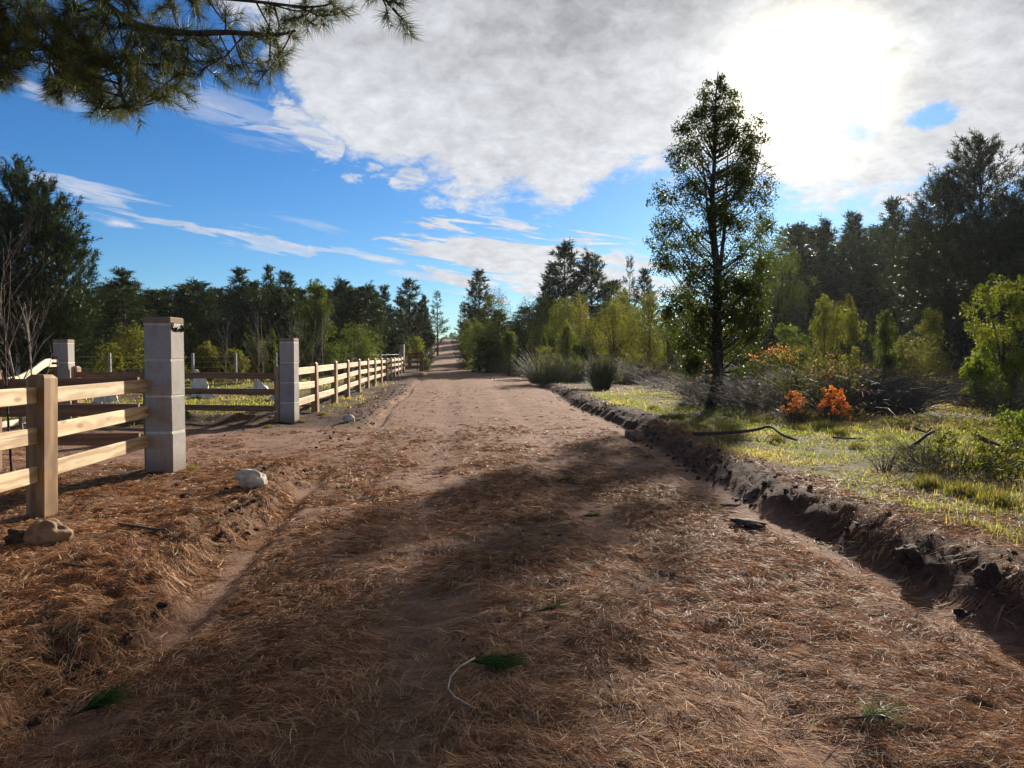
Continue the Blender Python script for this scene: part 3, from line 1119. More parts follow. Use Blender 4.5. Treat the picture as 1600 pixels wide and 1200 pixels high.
# plantation behind the left fence: outline trees, left to right, then the rows behind them
for kind, px, py, Z, w, lab in (
        (1, 196, 424, 46, 92, 'dark cone shaped pine standing alone just right of the tall left pine'),
        (0, 238, 455, 58, 62, 'small round topped pine right behind the cone shaped pine'),
        (2, 283, 449, 60, 66, 'round topped dark pine above the nearest block pillar'),
        (3, 322, 456, 62, 60, 'low flat topped pine right of the nearest pillar'),
        (1, 372, 423, 58, 74, 'pointed many tipped pine midway along the left plantation'),
        (0, 398, 441, 60, 58, 'dark pine squeezed between the pointed pine and the spire'),
        (1, 419, 419, 66, 46, 'narrow spire of a pine rising highest in the left plantation'),
        (0, 448, 427, 60, 66, 'dark rounded pine just left of the light green bushy tree'),
        (2, 536, 438, 58, 66, 'round headed dark pine just right of the light green bushy tree'),
        (3, 572, 446, 60, 60, 'pine with ragged flat head beside the round headed one'),
        (1, 601, 449, 76, 48, 'slim pine with bare lower trunk near the end of the plantation'),
        (0, 640, 438, 80, 62, 'big round crowned pine closing the left plantation by the road'),
        (2, 662, 462, 88, 28, 'thin pine on the road side of the big round crowned pine')):
    pine(kind, px, py, Z, w, lab)
rng = np.random.default_rng(9)
for row, (Z, top) in enumerate(((69, 447), (80, 452))):
    for px in np.arange(-90, 606, 27 if row == 0 else 24):
        q = px + rng.uniform(-8, 8)
        pine(int(rng.integers(4)), q, top + rng.uniform(-8, 14), Z + rng.uniform(-3, 3), 84 + rng.uniform(-8, 18),
             'one of the dark pines filling the plantation rows behind the left fence', 'pines in the plantation rows on the left')
for px in np.arange(-120, 172, 38):
    pine(int(rng.integers(4)), px + rng.uniform(-8, 8), 480 + rng.uniform(-10, 14), 56 + rng.uniform(-3, 3), 74,
         'dark pine half hidden behind the tall left pine', 'pines behind the tall left pine')

# beside the far end of the road
pine('sparse', 684, 455, 118, 34, 'sparse whorled conifer with a bare trunk in the road gap', name='conifer_tree')
pine('sparse', 724, 474, 112, 28, 'thin pale conifer at the left foot of the lone dark pine', name='conifer_tree')
pine(0, 748, 424, 92, 56, 'dark pine standing alone right of the road gap')
pine('sparse', 983, 402, 95, 34, 'thin pointed conifer showing above the yellow green thicket', name='conifer_tree')
pine(2, 884, 383, 78, 84, 'tall dark pine with a lumpy head above the thicket')
pine(0, 862, 412, 80, 56, 'lower dark pine leaning on the left of the lumpy headed pine')
pine(3, 925, 398, 78, 72, 'dark pine right of the lumpy headed pine above the thicket')
pine(1, 1003, 424, 84, 56, 'dark pine left of the lone leafy tree beyond the thicket')
pine(0, 958, 440, 88, 70, 'low dark pine in the gap between the thicket and the thin conifer')
for px in np.arange(785, 1240, 36):
    pine(int(rng.integers(4)), px + rng.uniform(-8, 8), 478 + rng.uniform(-8, 12), 98 + rng.uniform(-5, 5), 60,
         'dark pine in the far row behind the yellow green thicket', 'pines far behind the thicket')
for px, Z in ((742, 122), (756, 134), (738, 146), (752, 158), (772, 126), (736, 168)):
    pine(int(rng.integers(4)), px, 486 + rng.uniform(-6, 8), Z, 30, 'dark pine lining the right of the far rising road', 'pines along the far rising road')
for px, Z in ((660, 132), (650, 145), (664, 158), (640, 128), (630, 140)):
    pine(int(rng.integers(4)), px, 478 + rng.uniform(-6, 8), Z, 24, 'dark pine lining the left of the far rising road', 'pines left of the far rising road')
for px in range(640, 752, 8):
    pine(int(rng.integers(4)), px + rng.uniform(-3, 3), 524 + rng.uniform(-5, 5), 262 + rng.uniform(-8, 8), 9, 'tiny far pine on the crest at the end of the road', 'far pines on the crest')
# dark stand on the right
for kind, px, py, Z, w, lab in (
        (1, 1243, 356, 96, 62, 'pine at the left edge of the dark right hand stand'),
        (2, 1283, 346, 93, 64, 'many tipped pine second from the left in the right stand'),
        (0, 1330, 336, 92, 70, 'broad pine in the middle of the dark right hand stand'),
        (1, 1388, 318, 88, 82, 'pointed pine rising highest in the middle of the right stand'),
        (2, 1432, 338, 86, 70, 'pine just left of the big spreading right hand pine'),
        (0, 1480, 352, 80, 80, 'pine half hidden behind the big spreading right hand pine')):
    pine(kind, px, py, Z, w, lab)
for Z, top, st in ((108, 360, 28), (84, 405, 38)):
    for px in np.arange(1235, 1760, st):
        pine(int(rng.integers(4)), px + rng.uniform(-8, 8), top + rng.uniform(-10, 14), Z + rng.uniform(-3, 3), 112,
             'one of the dark pines packed behind the right hand stand', 'pines packed behind the right stand')

# tall many stemmed pine at the left edge
p = gz(58, 34)
h = px_h(282, p)
geo = pine_geo(301, h, 3.4, cb=.10, stems=((-.9, .2, 1.0), (.1, -.3, .93), (1.0, .2, .84), (-2.2, .3, .93), (-3.4, 0, .85)), p=.50, low=.30, up=1.0, dz=.62, nb=7, k=34, nl=.22, w=.030,
               sl=.42, dens=4.6, c0=(.014, .028, .016), c1=(.036, .055, .024), top=1.5, gaps=.18, curve=.45)
make_tree('pine_tree', p, 'tall many stemmed pine with upright tips at the left edge', 'pine tree', geo[0], geo[1], M['pine'], M['bark'])
# big spreading pine at the right edge
p = gz(1530, 46)
h = px_h(224, p)
geo = pine_geo(305, h, 6.6, cb=.05, stems=((0, 0, 1.0), (2.0, .4, .86), (-1.8, .3, .72)), p=.75, low=.25, up=.85, dz=.55, nb=6, k=26, nl=.32, w=.04, sl=.6, dens=3.4,
               c0=(.024, .034, .022), c1=(.05, .058, .032), top=1.3, gaps=.15, curve=.5)
make_tree('pine_tree', p, 'big spreading pine with pointed leader towering at the right edge', 'pine tree', geo[0], geo[1], M['pine'], M['bark'], rz=2.0)
p = gz(1640, 44)
geo = pine_geo(306, px_h(215, p), 4.4, cb=.06, p=.8, low=.3, up=.9, dz=.6, nb=5, k=22, nl=.32, w=.04, sl=.6, dens=3.2, c0=(.024, .034, .022), c1=(.05, .058, .032), top=1.3, gaps=.15)
make_tree('pine_tree', p, 'pine cut off by the right edge beside the big spreading pine', 'pine tree', geo[0], geo[1], M['pine'], M['bark'])

# ---------------------------------------------------------------- broadleaf trees and bushes
YG0, YG1 = (.048, .072, .018), (.125, .14, .034)
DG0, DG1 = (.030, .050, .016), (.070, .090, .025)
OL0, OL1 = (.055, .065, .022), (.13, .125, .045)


def shrub(seed, px, py, Z, wpx, label, c=(YG0, YG1), n=5000, size=.11, name='leafy_bush', cat='bush', mat='leaf', group=None, base=None, **kw):
    p = gz(px, Z) if base is None else base
    p[2] -= .05
    h = max(.3, px_h(py, p))
    w = wpx / F_PX * Z
    bark, cr = shrub_geo(seed, w, h, n, size, c[0], c[1], **kw)
    return make_tree(name, p, label, cat, bark, cr, M[mat], M['bark'], group, crown_name='foliage')


# left side
shrub(401, 494, 438, 46, 100, 'light green bushy tree with fine spires in front of the left plantation', (DG0, (.09, .11, .03)), 15000, .12, 'bushy_tree', 'tree', trunk=.12, lobes=60, lob=.2, conic=.55)
shrub(402, 613, 520, 72, 40, 'round golden topped bush behind the far end of the plank fence', (YG0, (.19, .14, .03)), 3500, .13)
shrub(403, 652, 528, 69, 38, 'small yellow green tree by the roadside post at the fence end', (YG0, (.17, .17, .04)), 3000, .13, 'small_tree', 'tree', trunk=.4, lift=.3)
shrub(404, 668, 558, 69, 24, 'low green bush at the foot of the small yellow green tree', (DG0, YG1), 1500, .12)
shrub(405, 565, 505, 52, 76, 'pale green bush leaning over the middle of the plank fence', (DG0, (.10, .11, .04)), 5000, .12, rag=.6)
shrub(406, 540, 512, 55, 50, 'spiky grey green bush left of the pale green bush by the fence', (DG0, (.09, .11, .05)), 3500, .12, rag=.8, conic=.5)
shrub(407, 328, 538, 44, 56, 'yellow green bush with a rusty tip beside the nearest pillar', (YG0, (.17, .15, .03)), 4000, .11, rag=.6)
shrub(408, 368, 546, 44, 44, 'low olive bush between the two pillars beyond the wire fence', OL0 and (OL0, OL1), 3000, .11)
shrub(409, 402, 528, 42, 34, 'bright yellow leaved bush left of the second pillar', (YG0, (.26, .20, .03)), 3000, .10, conic=.4, rag=.6)
shrub(410, 425, 512, 44, 32, 'slender green shrub just behind the second pillar', (DG0, YG1), 2500, .10, conic=.5)
shrub(411, 206, 512, 40, 110, 'wide olive green bush left of the nearest pillar', (OL0, (.12, .12, .04)), 8000, .11, rag=.6)
shrub(412, 150, 528, 42, 90, 'dull green bush below the tall left pine', (DG0, OL1), 6000, .11)
shrub(413, 186, 550, 32, 26, 'small bright yellow green bush beyond the gate pillar', (YG0, (.22, .19, .03)), 1800, .09, conic=.3)
shrub(414, 60, 560, 40, 110, 'low brown green scrub behind the white gate', (OL0, (.13, .11, .05)), 5000, .11)
shrub(415, 470, 556, 46, 60, 'low dark scrub behind the first fence bay past the second pillar', (DG0, OL1), 3500, .11)
shrub(416, 270, 552, 46, 60, 'low dull scrub hidden behind the nearest pillar', (DG0, OL1), 3000, .11)
# thicket right of the road
T0, T1 = (.050, .074, .018), (.145, .145, .030)
for i, (px, py, Z, w, lab, c, kw) in enumerate((
        (730, 498, 72, 44, 'slim green bush at the left tip of the right hand thicket', (DG0, OL1), dict(conic=.4)),
        (748, 505, 67, 52, 'pale green bush in front of the slim one by the road bend', (DG0, YG1), {}),
        (776, 462, 63, 82, 'tall rounded yellow topped bush at the road end of the thicket', (T0, T1), {}),
        (826, 474, 62, 84, 'dark green bush second in the row along the thicket', (DG0, OL1), {}),
        (850, 452, 66, 60, 'olive bush rising behind the second bush of the thicket', (OL0, T1), {}),
        (878, 468, 60, 74, 'yellow green bush below the lumpy headed pine', (T0, T1), {}),
        (908, 458, 64, 72, 'golden topped bush in the middle of the thicket', (T0, (.20, .16, .03)), {}),
        (960, 474, 54, 84, 'wide golden green bush with a dark belly near the thicket middle', (T0, (.20, .165, .035)), dict(trunk=.2, lift=.2)),
        (972, 450, 66, 60, 'yellow green crown peeping over the wide golden bush', (T0, T1), {}),
        (1016, 462, 56, 70, 'tall olive green bush left of the lone leafy tree', (OL0, T1), {}),
        (1044, 484, 50, 60, 'rounded green bush touching the lone leafy tree on its left', (OL0, YG1), {}),
        (886, 506, 50, 46, 'small bright green bush standing in front of the thicket', (T0, (.16, .17, .045)), dict(conic=.3)),
        (850, 520, 49, 22, 'little upright green sapling left of the small bright bush', (T0, (.14, .17, .05)), dict(conic=.5)),
        (795, 519, 52, 34, 'small round headed tree on a thin stem by the far roadside', (DG0, (.12, .15, .045)), dict(trunk=.42, lift=.4)),
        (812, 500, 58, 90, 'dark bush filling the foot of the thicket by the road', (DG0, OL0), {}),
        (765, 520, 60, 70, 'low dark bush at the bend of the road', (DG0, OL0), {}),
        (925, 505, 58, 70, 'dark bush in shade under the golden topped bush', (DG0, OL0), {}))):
    big = w / F_PX * Z
    shrub(430 + i, px, py, Z, w, lab, c, int(3000 + 5000 * min(2.4, big / 2.5)), .105, rag=.2, lobes=40, lob=.33, **kw)
# broad dark trees behind the lone tree
shrub(460, 1196, 334, 68, 150, 'broad bushy tree right behind the lone leafy tree', (DG0, (.085, .105, .03)), 26000, .17, 'bushy_tree', 'tree', trunk=.1, lobes=70, lob=.2, conic=.25)
shrub(461, 1070, 440, 56, 80, 'dark green bush behind the lone leafy tree on the left', (DG0, OL1), 6000, .11)
shrub(462, 1150, 440, 58, 110, 'dark green bush behind the trunk of the lone leafy tree', (DG0, OL1), 7000, .11)
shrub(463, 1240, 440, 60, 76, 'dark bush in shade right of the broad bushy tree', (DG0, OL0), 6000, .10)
# right hand scrub
shrub(470, 1292, 468, 34, 104, 'rounded yellow green bush with sunlit rim in front of the dark stand', (YG0, (.16, .155, .035)), 12000, .085, lobes=50, lob=.22)
shrub(471, 1326, 456, 36, 30, 'pale leaved upright sapling rising from the rounded sunlit bush', (YG0, (.19, .17, .05)), 2500, .085, conic=.4)
shrub(472, 1382, 482, 29, 66, 'grey green cone shaped young tree among the right hand scrub', (DG0, (.09, .11, .045)), 8000, .08, conic=.6, rag=.5)
shrub(473, 1455, 481, 33, 62, 'feathery yellow green bush between the young tree and the right edge', (YG0, (.17, .16, .035)), 7000, .08, rag=.7, conic=.2)
shrub(474, 1232, 505, 30, 60, 'pale green low shrub left of the rounded sunlit bush', (DG0, (.11, .14, .045)), 5000, .08, rag=.7)
shrub(475, 1420, 530, 30, 100, 'low grey scrub at the foot of the feathery bush', (OL0, (.12, .11, .06)), 6000, .08)
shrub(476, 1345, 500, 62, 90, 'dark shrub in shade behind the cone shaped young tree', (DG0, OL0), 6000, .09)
shrub(477, 1575, 432, 21, 130, 'big bright green bush cut off by the right edge', (YG0, (.17, .18, .035)), 20000, .07, lobes=60, lob=.18, rag=.7)
shrub(478, 1546, 424, 24, 42, 'spiry green shrub rising behind the big bright right hand bush', (DG0, (.10, .13, .04)), 4000, .07, conic=.6, rag=.7)
shrub(479, 1530, 538, 20, 52, 'fresh green low shrub in front of the big right hand bush', (YG0, (.17, .22, .03)), 4000, .075, rag=.8)
shrub(480, 1592, 640, 11.5, 60, 'sparse leafy bramble shoot at the right edge of the grass', (YG0, (.16, .19, .03)), 1500, .05, rag=.9)
shrub(481, 1600, 470, 60, 140, 'dark bush in the gap behind the right edge bushes', (DG0, OL0), 6000, .1)

# the lone leafy tree
base = gp(1118, 637)
ZL = float(np.dot(base - [0, 0, CAM_H], CF))
k = ZL / F_PX
rngL = np.random.default_rng(77)
env = [(118, -2, 2), (135, -20, 4), (160, -38, 26), (190, -56, 40), (225, -70, 56), (260, -74, 62), (300, -92, 60), (335, -102, 66), (400, -104, 78), (450, -92, 76), (500, -74, 66), (530, -66, 60), (560, -62, 58), (585, -40, 62), (598, -10, 48)]
ey = [e[0] for e in env]
cents, rads = [], []
mbt = MB()
th = px_h(120, base)
zs = np.linspace(0, 1, 12)
trunk = np.stack([.09 * np.sin(zs * 7) + .03 * np.sin(zs * 19) - .10 * zs, .06 * np.sin(zs * 6), zs * th], 1)
mbt.tube(trunk, np.interp(zs, [0, .03, .10, .5, 1], [.24, .165, .14, .08, .012]), 9)
mbt.tube([[.02, 0, th * .35], [.22, .05, th * .55], [.30, .1, th * .80]], [.06, .045, .012], 6)
mbt.tube([[-.02, 0, th * .4], [-.3, -.05, th * .6], [-.4, .1, th * .75]], [.05, .035, .01], 6)
for i in range(330):
    py = 122 + 476 * rngL.random() ** .92
    l, r = np.interp(py, ey, [e[1] for e in env]), np.interp(py, ey, [e[2] for e in env])
    u = rngL.random() ** .85 * (1 if rngL.random() < .5 else -1)
    x = (r if u > 0 else -l) * k * u
    half = (r - l) / 2 * k
    y = rngL.normal(0, .45) * half * math.sqrt(max(.1, 1 - u * u * .7))
    z = px_h(py, base)
    if 540 < py and abs(x) < .3: continue
    cents.append((x, y, z)); rads.append((.17 + .20 * rngL.random()) * min(1, .30 + half / 1.9))
    if i % 2 == 0:
        zb = max(.9, z - abs(x) * .9 - .2)
        mbt.tube([[np.interp(zb, trunk[:, 2], trunk[:, 0]), 0, zb], [x * .5, y * .5, zb + (z - zb) * .35], [x, y, z]], [.028, .018, .005], 4, cap=False)
# stray sprays on the right of the crown and the whip at the top
for q in ((1168, 195, .10), (1172, 215, .14), (1166, 235, .16), (1174, 250, .14), (1190, 262, .10), (1205, 260, .06), (1160, 205, .1), (1178, 225, .12), (1121, 130, .04), (1122, 145, .05), (1123, 158, .05), (1058, 195, .05), (1062, 205, .06), (1012, 318, .10), (1010, 380, .12), (1012, 392, .1), (1175, 265, .1)):
    cents.append(((q[0] - 1118) * k, rngL.normal(0, .15), px_h(q[1], base))); rads.append(q[2] * 1.2)
mbt.tube([[.9, 0, px_h(290, base)], [1.15, 0, px_h(235, base)], [1.12, 0, px_h(190, base)]], [.02, .012, .004], 4, cap=False)
mbt.tube([[.9, 0, px_h(285, base)], [1.3, 0, px_h(266, base)], [1.68, 0, px_h(257, base)]], [.015, .01, .004], 4, cap=False)
mbt.tube([[-.02, 0, px_h(180, base)], [.07, 0, px_h(120, base)]], [.012, .004], 4, cap=False)
cents, rads = np.array(cents), np.array(rads)
cr = leaves(cents, rads * 1.1, 70000, .064, rngL, (.024, .036, .013), (.060, .078, .020), .6)
make_tree('leafy_tree', base, 'lone slender leafy tree with straight dark trunk on the grassy right verge', 'tree', mbt, cr, M['leafdark'], M['bark'])

# undergrowth along the foot of the woods
def undergrowth():
    rng = np.random.default_rng(31)
    geos = [shrub_geo(490 + i, 3.0, 2.2, 2600, .17, DG0, (.075, .085, .03), lobes=30, rag=.8) for i in range(3)]
    prot = [None] * 3
    spots = [(px, 57 + rng.uniform(-3, 4), 'left') for px in np.arange(-60, 585, 26)] + [(px, 72 + rng.uniform(-4, 6), 'right') for px in np.arange(1060, 1760, 34)] + \
            [(px, 74 + rng.uniform(-3, 6), 'thicket') for px in np.arange(775, 1060, 26)]
    for px, Z, side in spots:
        p = gz(px + rng.uniform(-8, 8), Z)
        p[2] -= .1
        i = int(rng.integers(3))
        s_ = (rng.uniform(.9, 1.5), rng.uniform(.9, 1.3), rng.uniform(.8, 1.7) * (1.6 if side != 'left' else 1))
        lab = {'left': 'dark undergrowth bush at the foot of the left plantation', 'right': 'dark undergrowth bush at the foot of the right hand stand',
               'thicket': 'dark undergrowth bush behind the yellow green thicket'}[side]
        grp = {'left': 'undergrowth below the left plantation', 'right': 'undergrowth below the right stand', 'thicket': 'undergrowth behind the thicket'}[side]
        if prot[i] is None:
            t = make_tree('undergrowth_bush', p, lab, 'bush', geos[i][0], geos[i][1], M['leaf'], M['bark'], grp, rng.random() * 6, 'foliage')
            t.scale = s_
            prot[i] = t
        else: dup(prot[i], p, rng.random() * 6, s_, lab, grp)


undergrowth()

# ---------------------------------------------------------------- fence, pillars and gate
PLANK_ID = [0]
rngF = np.random.default_rng(15)


def plank(mb_list, P0, P1, hh, th, up=(0, 0, 1), bev=.006):
    """sawn board from P0 to P1, hh tall, th thick; Col carries board coordinates for the grain"""
    P0, P1 = np.asarray(P0, float), np.asarray(P1, float)
    d = P1 - P0
    L = np.linalg.norm(d)
    d = d / L
    u = np.asarray(up, float)
    n = nrm(np.cross(d, u))
    u = np.cross(n, d)
    PLANK_ID[0] += 1
    pid = PLANK_ID[0] * .37
    a, b, c = hh / 2, th / 2, bev
    prof = [(a - c, b), (a, b - c), (a, -b + c), (a - c, -b), (-a + c, -b), (-a, -b + c), (-a, b - c), (-a + c, b)]
    V, K = [], []
    for s_ in (0, L):
        for (q, r) in prof:
            V.append(P0 + d * s_ + u * q + n * r)
            K.append((s_ + pid * 3.1, q + r * .8, pid))
    F4 = [[k, (k + 1) % 8, 8 + (k + 1) % 8, 8 + k] for k in range(8)] + [[7, 4, 3, 0], [7, 6, 5, 4], [3, 2, 1, 0]]
    F4 += [[8, 11, 12, 15], [12, 13, 14, 15], [8, 9, 10, 11]]
    mb_list.add(V, F4)
    mb_list.c[-1] = np.array(K)


def post_mb(h, a, cham=.035, bury=.25):
    """square post with chamfered head, standing on local origin"""
    mb = MB()
    PLANK_ID[0] += 1
    pid = PLANK_ID[0] * .37
    rings = [(-bury, a / 2), (h - cham, a / 2), (h, a / 2 - cham * .9)]
    V, K = [], []
    e = .008
    for z, r in rings:
        for (sx, sy) in ((1, 1), (-1, 1), (-1, -1), (1, -1)):
            V.append((sx * r, sy * r, z)); K.append((z + pid * 2.3, sx * r + sy * r * .45, pid))
    F = [[r * 4 + k, r * 4 + (k + 1) % 4, r * 4 + 4 + (k + 1) % 4, r * 4 + 4 + k] for r in range(2) for k in range(4)] + [[8, 9, 10, 11]]
    mb.add(V, F)
    mb.c[-1] = np.array(K)
    return mb


RAILS = (.405, .79, 1.145)
FROT = -math.radians(8.5)


def place_post(parent, p, h=1.35, a=.185, rot=FROT, m='post'):
    o = post_mb(h, a).build('post', M[m], parent, col=True)
    o.location = p
    o.rotation_euler = (rngF.normal(0, .012), rngF.normal(0, .012), rot + rngF.normal(0, .03))
    return o


def rails_between(parent, p, q, hh=.155, m='rail', th=.042, hs=RAILS, gap=.06):
    p, q = np.asarray(p, float), np.asarray(q, float)
    d = nrm(q - p)
    for k, z in enumerate(hs):
        mb = MB()
        plank(mb, p + d * gap + [0, 0, z + rngF.normal(0, .012)], q - d * gap + [0, 0, z + rngF.normal(0, .012)], hh, th)
        mb.build('rail', M[m], parent, col=True)




def soft(p):
    p = np.array(p, float)
    p[2] = float(H(np.array([p[0]]), np.array([p[1]]), False)[0])
    return p


def pillar(p, courses, a, label, joint=.018, cap=.085, rot=FROT, mark=False, rough=True):
    """stack of hollow blocks with pale joints and a rough mortar cap"""
    t = thing('block_pillar', p, label, 'pillar', None, rot)
    z = -.15
    for i, c in enumerate(courses):
        h = c + (.15 if i == 0 else 0)
        mb = MB()
        mb.box((rngF.normal(0, .004), rngF.normal(0, .004), z + h / 2), (a, a, h), rngF.normal(0, .01), .012)
        mb.v[-1] = mb.v[-1] + rngF.normal(0, .0025, mb.v[-1].shape)
        mb.build('block', M['block'], t)
        z += h
        mb = MB()
        mb.box((0, 0, z + joint / 2), (a - .007, a - .007, joint + .014), 0, .003)
        mb.build('mortar_joint', M['mortar'], t)
        z += joint
    mb = MB()
    V, F = [], []
    n = 9
    mb.box((0, 0, z + cap / 2), (a + .004, a + .004, cap), 0, .012)
    mb.build('mortar_cap', M['cap'], t)
    top = z
    z = top
    if mark:
        mb = MB()
        x = a / 2 + .006
        def stroke(pts):
            mb.tube([(x, (u - .5) * a * .92, z - .045 + (v - .5) * .11) for u, v in pts], .0075, 4)
        stroke([(.06, .2), (.08, 1.0), (.17, .95), (.19, .7), (.10, .55)])
        stroke([(.10, .55), (.22, .05)])
        stroke([(.28, .45), (.27, .1), (.33, .02), (.36, .45), (.38, .05)])
        stroke([(.52, .5), (.45, .45), (.44, .3), (.53, .25), (.52, .02), (.42, .05)])
        stroke([(.58, .18), (.64, .14)])
        stroke([(.66, .4), (.67, .1), (.73, .06), (.75, .38)])
        stroke([(.86, .35), (.80, .38), (.78, .12), (.86, .05), (.90, .35)])
        stroke([(.83, .85), (.86, .6), (.92, .02)])
        stroke([(.88, .8), (.96, .45), (.95, .05)])
        mb.build('painted_mark', M['ink'], t)
    return t


# near roadside fence: rails off the left of the frame, one post, then the pillar
p1 = soft(gp(66, 806))
pA = soft(gp(243, 732))
dirF = nrm((pA - p1) * [1, 1, 0])
p0 = soft(p1 - dirF * 2.4)
pm1 = soft(p1 - dirF * 4.8)
tf = thing('plank_fence', p1, 'near plank fence of pale pine rails ending at the tall nearest block pillar', 'fence')
for p in (pm1, p0, p1, pA): place_post(tf, p - p1)
for a_, b_ in ((pm1, p0), (p0, p1), (p1, pA)): rails_between(tf, a_ - p1, b_ - p1, gap=.05)
P1 = soft(gp(262, 738) + CF * [1, 1, 0] * .17 - CR * .095)
pillar(P1, (.50, .45, .45, .44), .355, 'tallest nearest grey block pillar with a dark scribbled mark under its cap', mark=True)
P2 = soft(gp(453, 661) + CF * [1, 1, 0] * .18 - CR * .05)
pillar(P2, (.44, .44, .44, .44), .335, 'pale block pillar at the far side of the entrance where the long fence starts')
P3 = soft(gz(100, 17.6))
pillar(P3, (.44, .44, .44, .44), .335, 'shaded block pillar set back at the left carrying the white gate', rot=0)

# near wing of the entrance, running left from the first pillar
w0 = soft(gp(236, 733))
wl = soft(w0 + np.array([-CR[0], -CR[1], 0]) * -0)
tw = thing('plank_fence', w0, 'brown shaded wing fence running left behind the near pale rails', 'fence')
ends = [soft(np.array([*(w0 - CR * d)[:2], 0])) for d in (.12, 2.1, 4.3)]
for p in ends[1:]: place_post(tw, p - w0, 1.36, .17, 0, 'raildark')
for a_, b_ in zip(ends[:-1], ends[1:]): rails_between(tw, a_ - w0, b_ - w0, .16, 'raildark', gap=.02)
# far wing, from the second pillar back to the gate pillar
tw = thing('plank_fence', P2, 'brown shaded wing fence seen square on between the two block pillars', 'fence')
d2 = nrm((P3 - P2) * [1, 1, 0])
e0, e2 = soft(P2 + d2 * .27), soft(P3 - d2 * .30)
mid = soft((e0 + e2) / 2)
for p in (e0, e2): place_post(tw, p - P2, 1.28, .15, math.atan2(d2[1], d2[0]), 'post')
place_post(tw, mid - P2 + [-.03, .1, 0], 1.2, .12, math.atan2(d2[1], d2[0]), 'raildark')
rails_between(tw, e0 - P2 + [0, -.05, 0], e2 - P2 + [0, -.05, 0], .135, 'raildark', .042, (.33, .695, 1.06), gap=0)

# white gate hung on the set back pillar
g0 = soft(P3 + np.array([-.02, -.30, 0]))
gt = thing('wooden_gate', g0, 'pale wooden gate with a swooping top board hung on the set back pillar', 'gate')
GL = 3.2
def gpl(name, a_, b_, hh, th=.04, m='gatewood', x=0.0):
    mb = MB()
    plank(mb, np.array([x, -a_[0], a_[1]]), np.array([x, -b_[0], b_[1]]), hh, th)
    return mb.build(name, M[m], gt, col=True)
mb = MB(); plank(mb, (0, -.06, .05), (0, -.06, 1.52), .10, .05, up=(0, 1, 0)); mb.build('hinge_stile', M['raildark'], gt, col=True)
mb = MB(); plank(mb, (0, -GL, .05), (0, -GL, 1.02), .10, .05, up=(0, 1, 0)); mb.build('stile', M['gatewood'], gt, col=True)
gpl('top_rail', (.1, .98), (GL - .06, .98), .10)
gpl('middle_rail', (.1, .55), (GL - .06, .55), .10)
gpl('bottom_rail', (.1, .12), (GL - .06, .12), .12)
gpl('hinge_board', (.02, 1.41), (.50, 1.41), .065, .03, 'gatewood', .035)
gpl('hinge_board', (.02, 1.30), (.50, 1.30), .055, .03, 'gatewood', .035)
sw = [(.40, 1.385), (.62, 1.375), (.85, 1.30), (1.10, 1.20), (1.40, 1.11), (1.75, 1.055), (2.1, 1.04)]
V, F, K = [], [], []
for i, (u, z) in enumerate(sw):
    j = min(i + 1, len(sw) - 1); i0 = max(i - 1, 0)
    tdir = np.array([sw[j][0] - sw[i0][0], sw[j][1] - sw[i0][1]]); tdir /= np.linalg.norm(tdir)
    nn = np.array([-tdir[1], tdir[0]]) * (.085 if i < 5 else .05)
    for xx in (.055, .085):
        for sg in (1, -1):
            V.append((xx, -(u + nn[0] * sg), z + nn[1] * sg)); K.append((u, sg * .085 + xx, 3.3))
for i in range(len(sw) - 1):
    a0 = i * 4; b0 = a0 + 4
    F += [[a0, a0 + 1, b0 + 1, b0], [a0 + 2, b0 + 2, b0 + 3, a0 + 3], [a0, b0, b0 + 2, a0 + 2], [a0 + 1, a0 + 3, b0 + 3, b0 + 1]]
F += [[0, 2, 3, 1], [len(V) - 4, len(V) - 3, len(V) - 1, len(V) - 2]]
mk('swoop_board', V, np.array(F), M['gatewood'], gt, np.array(K))

# long roadside fence beyond the entrance
A_ = gz(492, 19.6)[:2]
B_ = gz(630, 62.0)[:2]
pxs = [492, 522, 542, 559.5, 573.5, 584.5, 594.5, 603, 610, 616, 621.5, 626, 630]
pts = []
for px in pxs:
    d = ray(px, 553)[:2]
    mm = np.array([d, -(B_ - A_)]).T
    t, s_ = np.linalg.solve(mm, A_)
    q = d * t
    pts.append(soft((q[0], q[1], 0)))
tl = thing('plank_fence', pts[0], 'long plank fence of pale rails running up the left roadside', 'fence')
for p in pts: place_post(tl, p - pts[0], 1.34, .17)
rails_between(tl, P2 + [.05, .24, 0] - pts[0], pts[0] - pts[0], .17, gap=.03)
for a_, b_ in zip(pts[:-1], pts[1:]): rails_between(tl, a_ - pts[0], b_ - pts[0], .17)
# its far end: dark pillar, leaning plank and a second entrance wing
PE = soft(gz(628.5, 65.0))
pillar(PE, (.56, .56, .56, .56), .36, 'small distant dark pillar closing the long fence')
PF = soft(gz(658, 63.5))
tq = thing('dark_post', PF, 'dark wooden post right of the distant pillar by the road', 'post')
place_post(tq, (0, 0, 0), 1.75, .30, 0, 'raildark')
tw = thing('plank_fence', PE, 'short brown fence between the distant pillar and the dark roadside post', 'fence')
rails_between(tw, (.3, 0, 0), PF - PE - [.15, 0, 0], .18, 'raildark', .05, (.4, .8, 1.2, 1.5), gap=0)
mb = MB()
plank(mb, PE + np.array([.1, -1.0, .15]), PE + np.array([.42, -1.0, 1.28]), .13, .05, up=(1, 0, -.3))
tag(mb.build('leaning_plank', M['gatewood'], None, col=True), 'pale plank leaning at the far end of the long fence', 'plank')

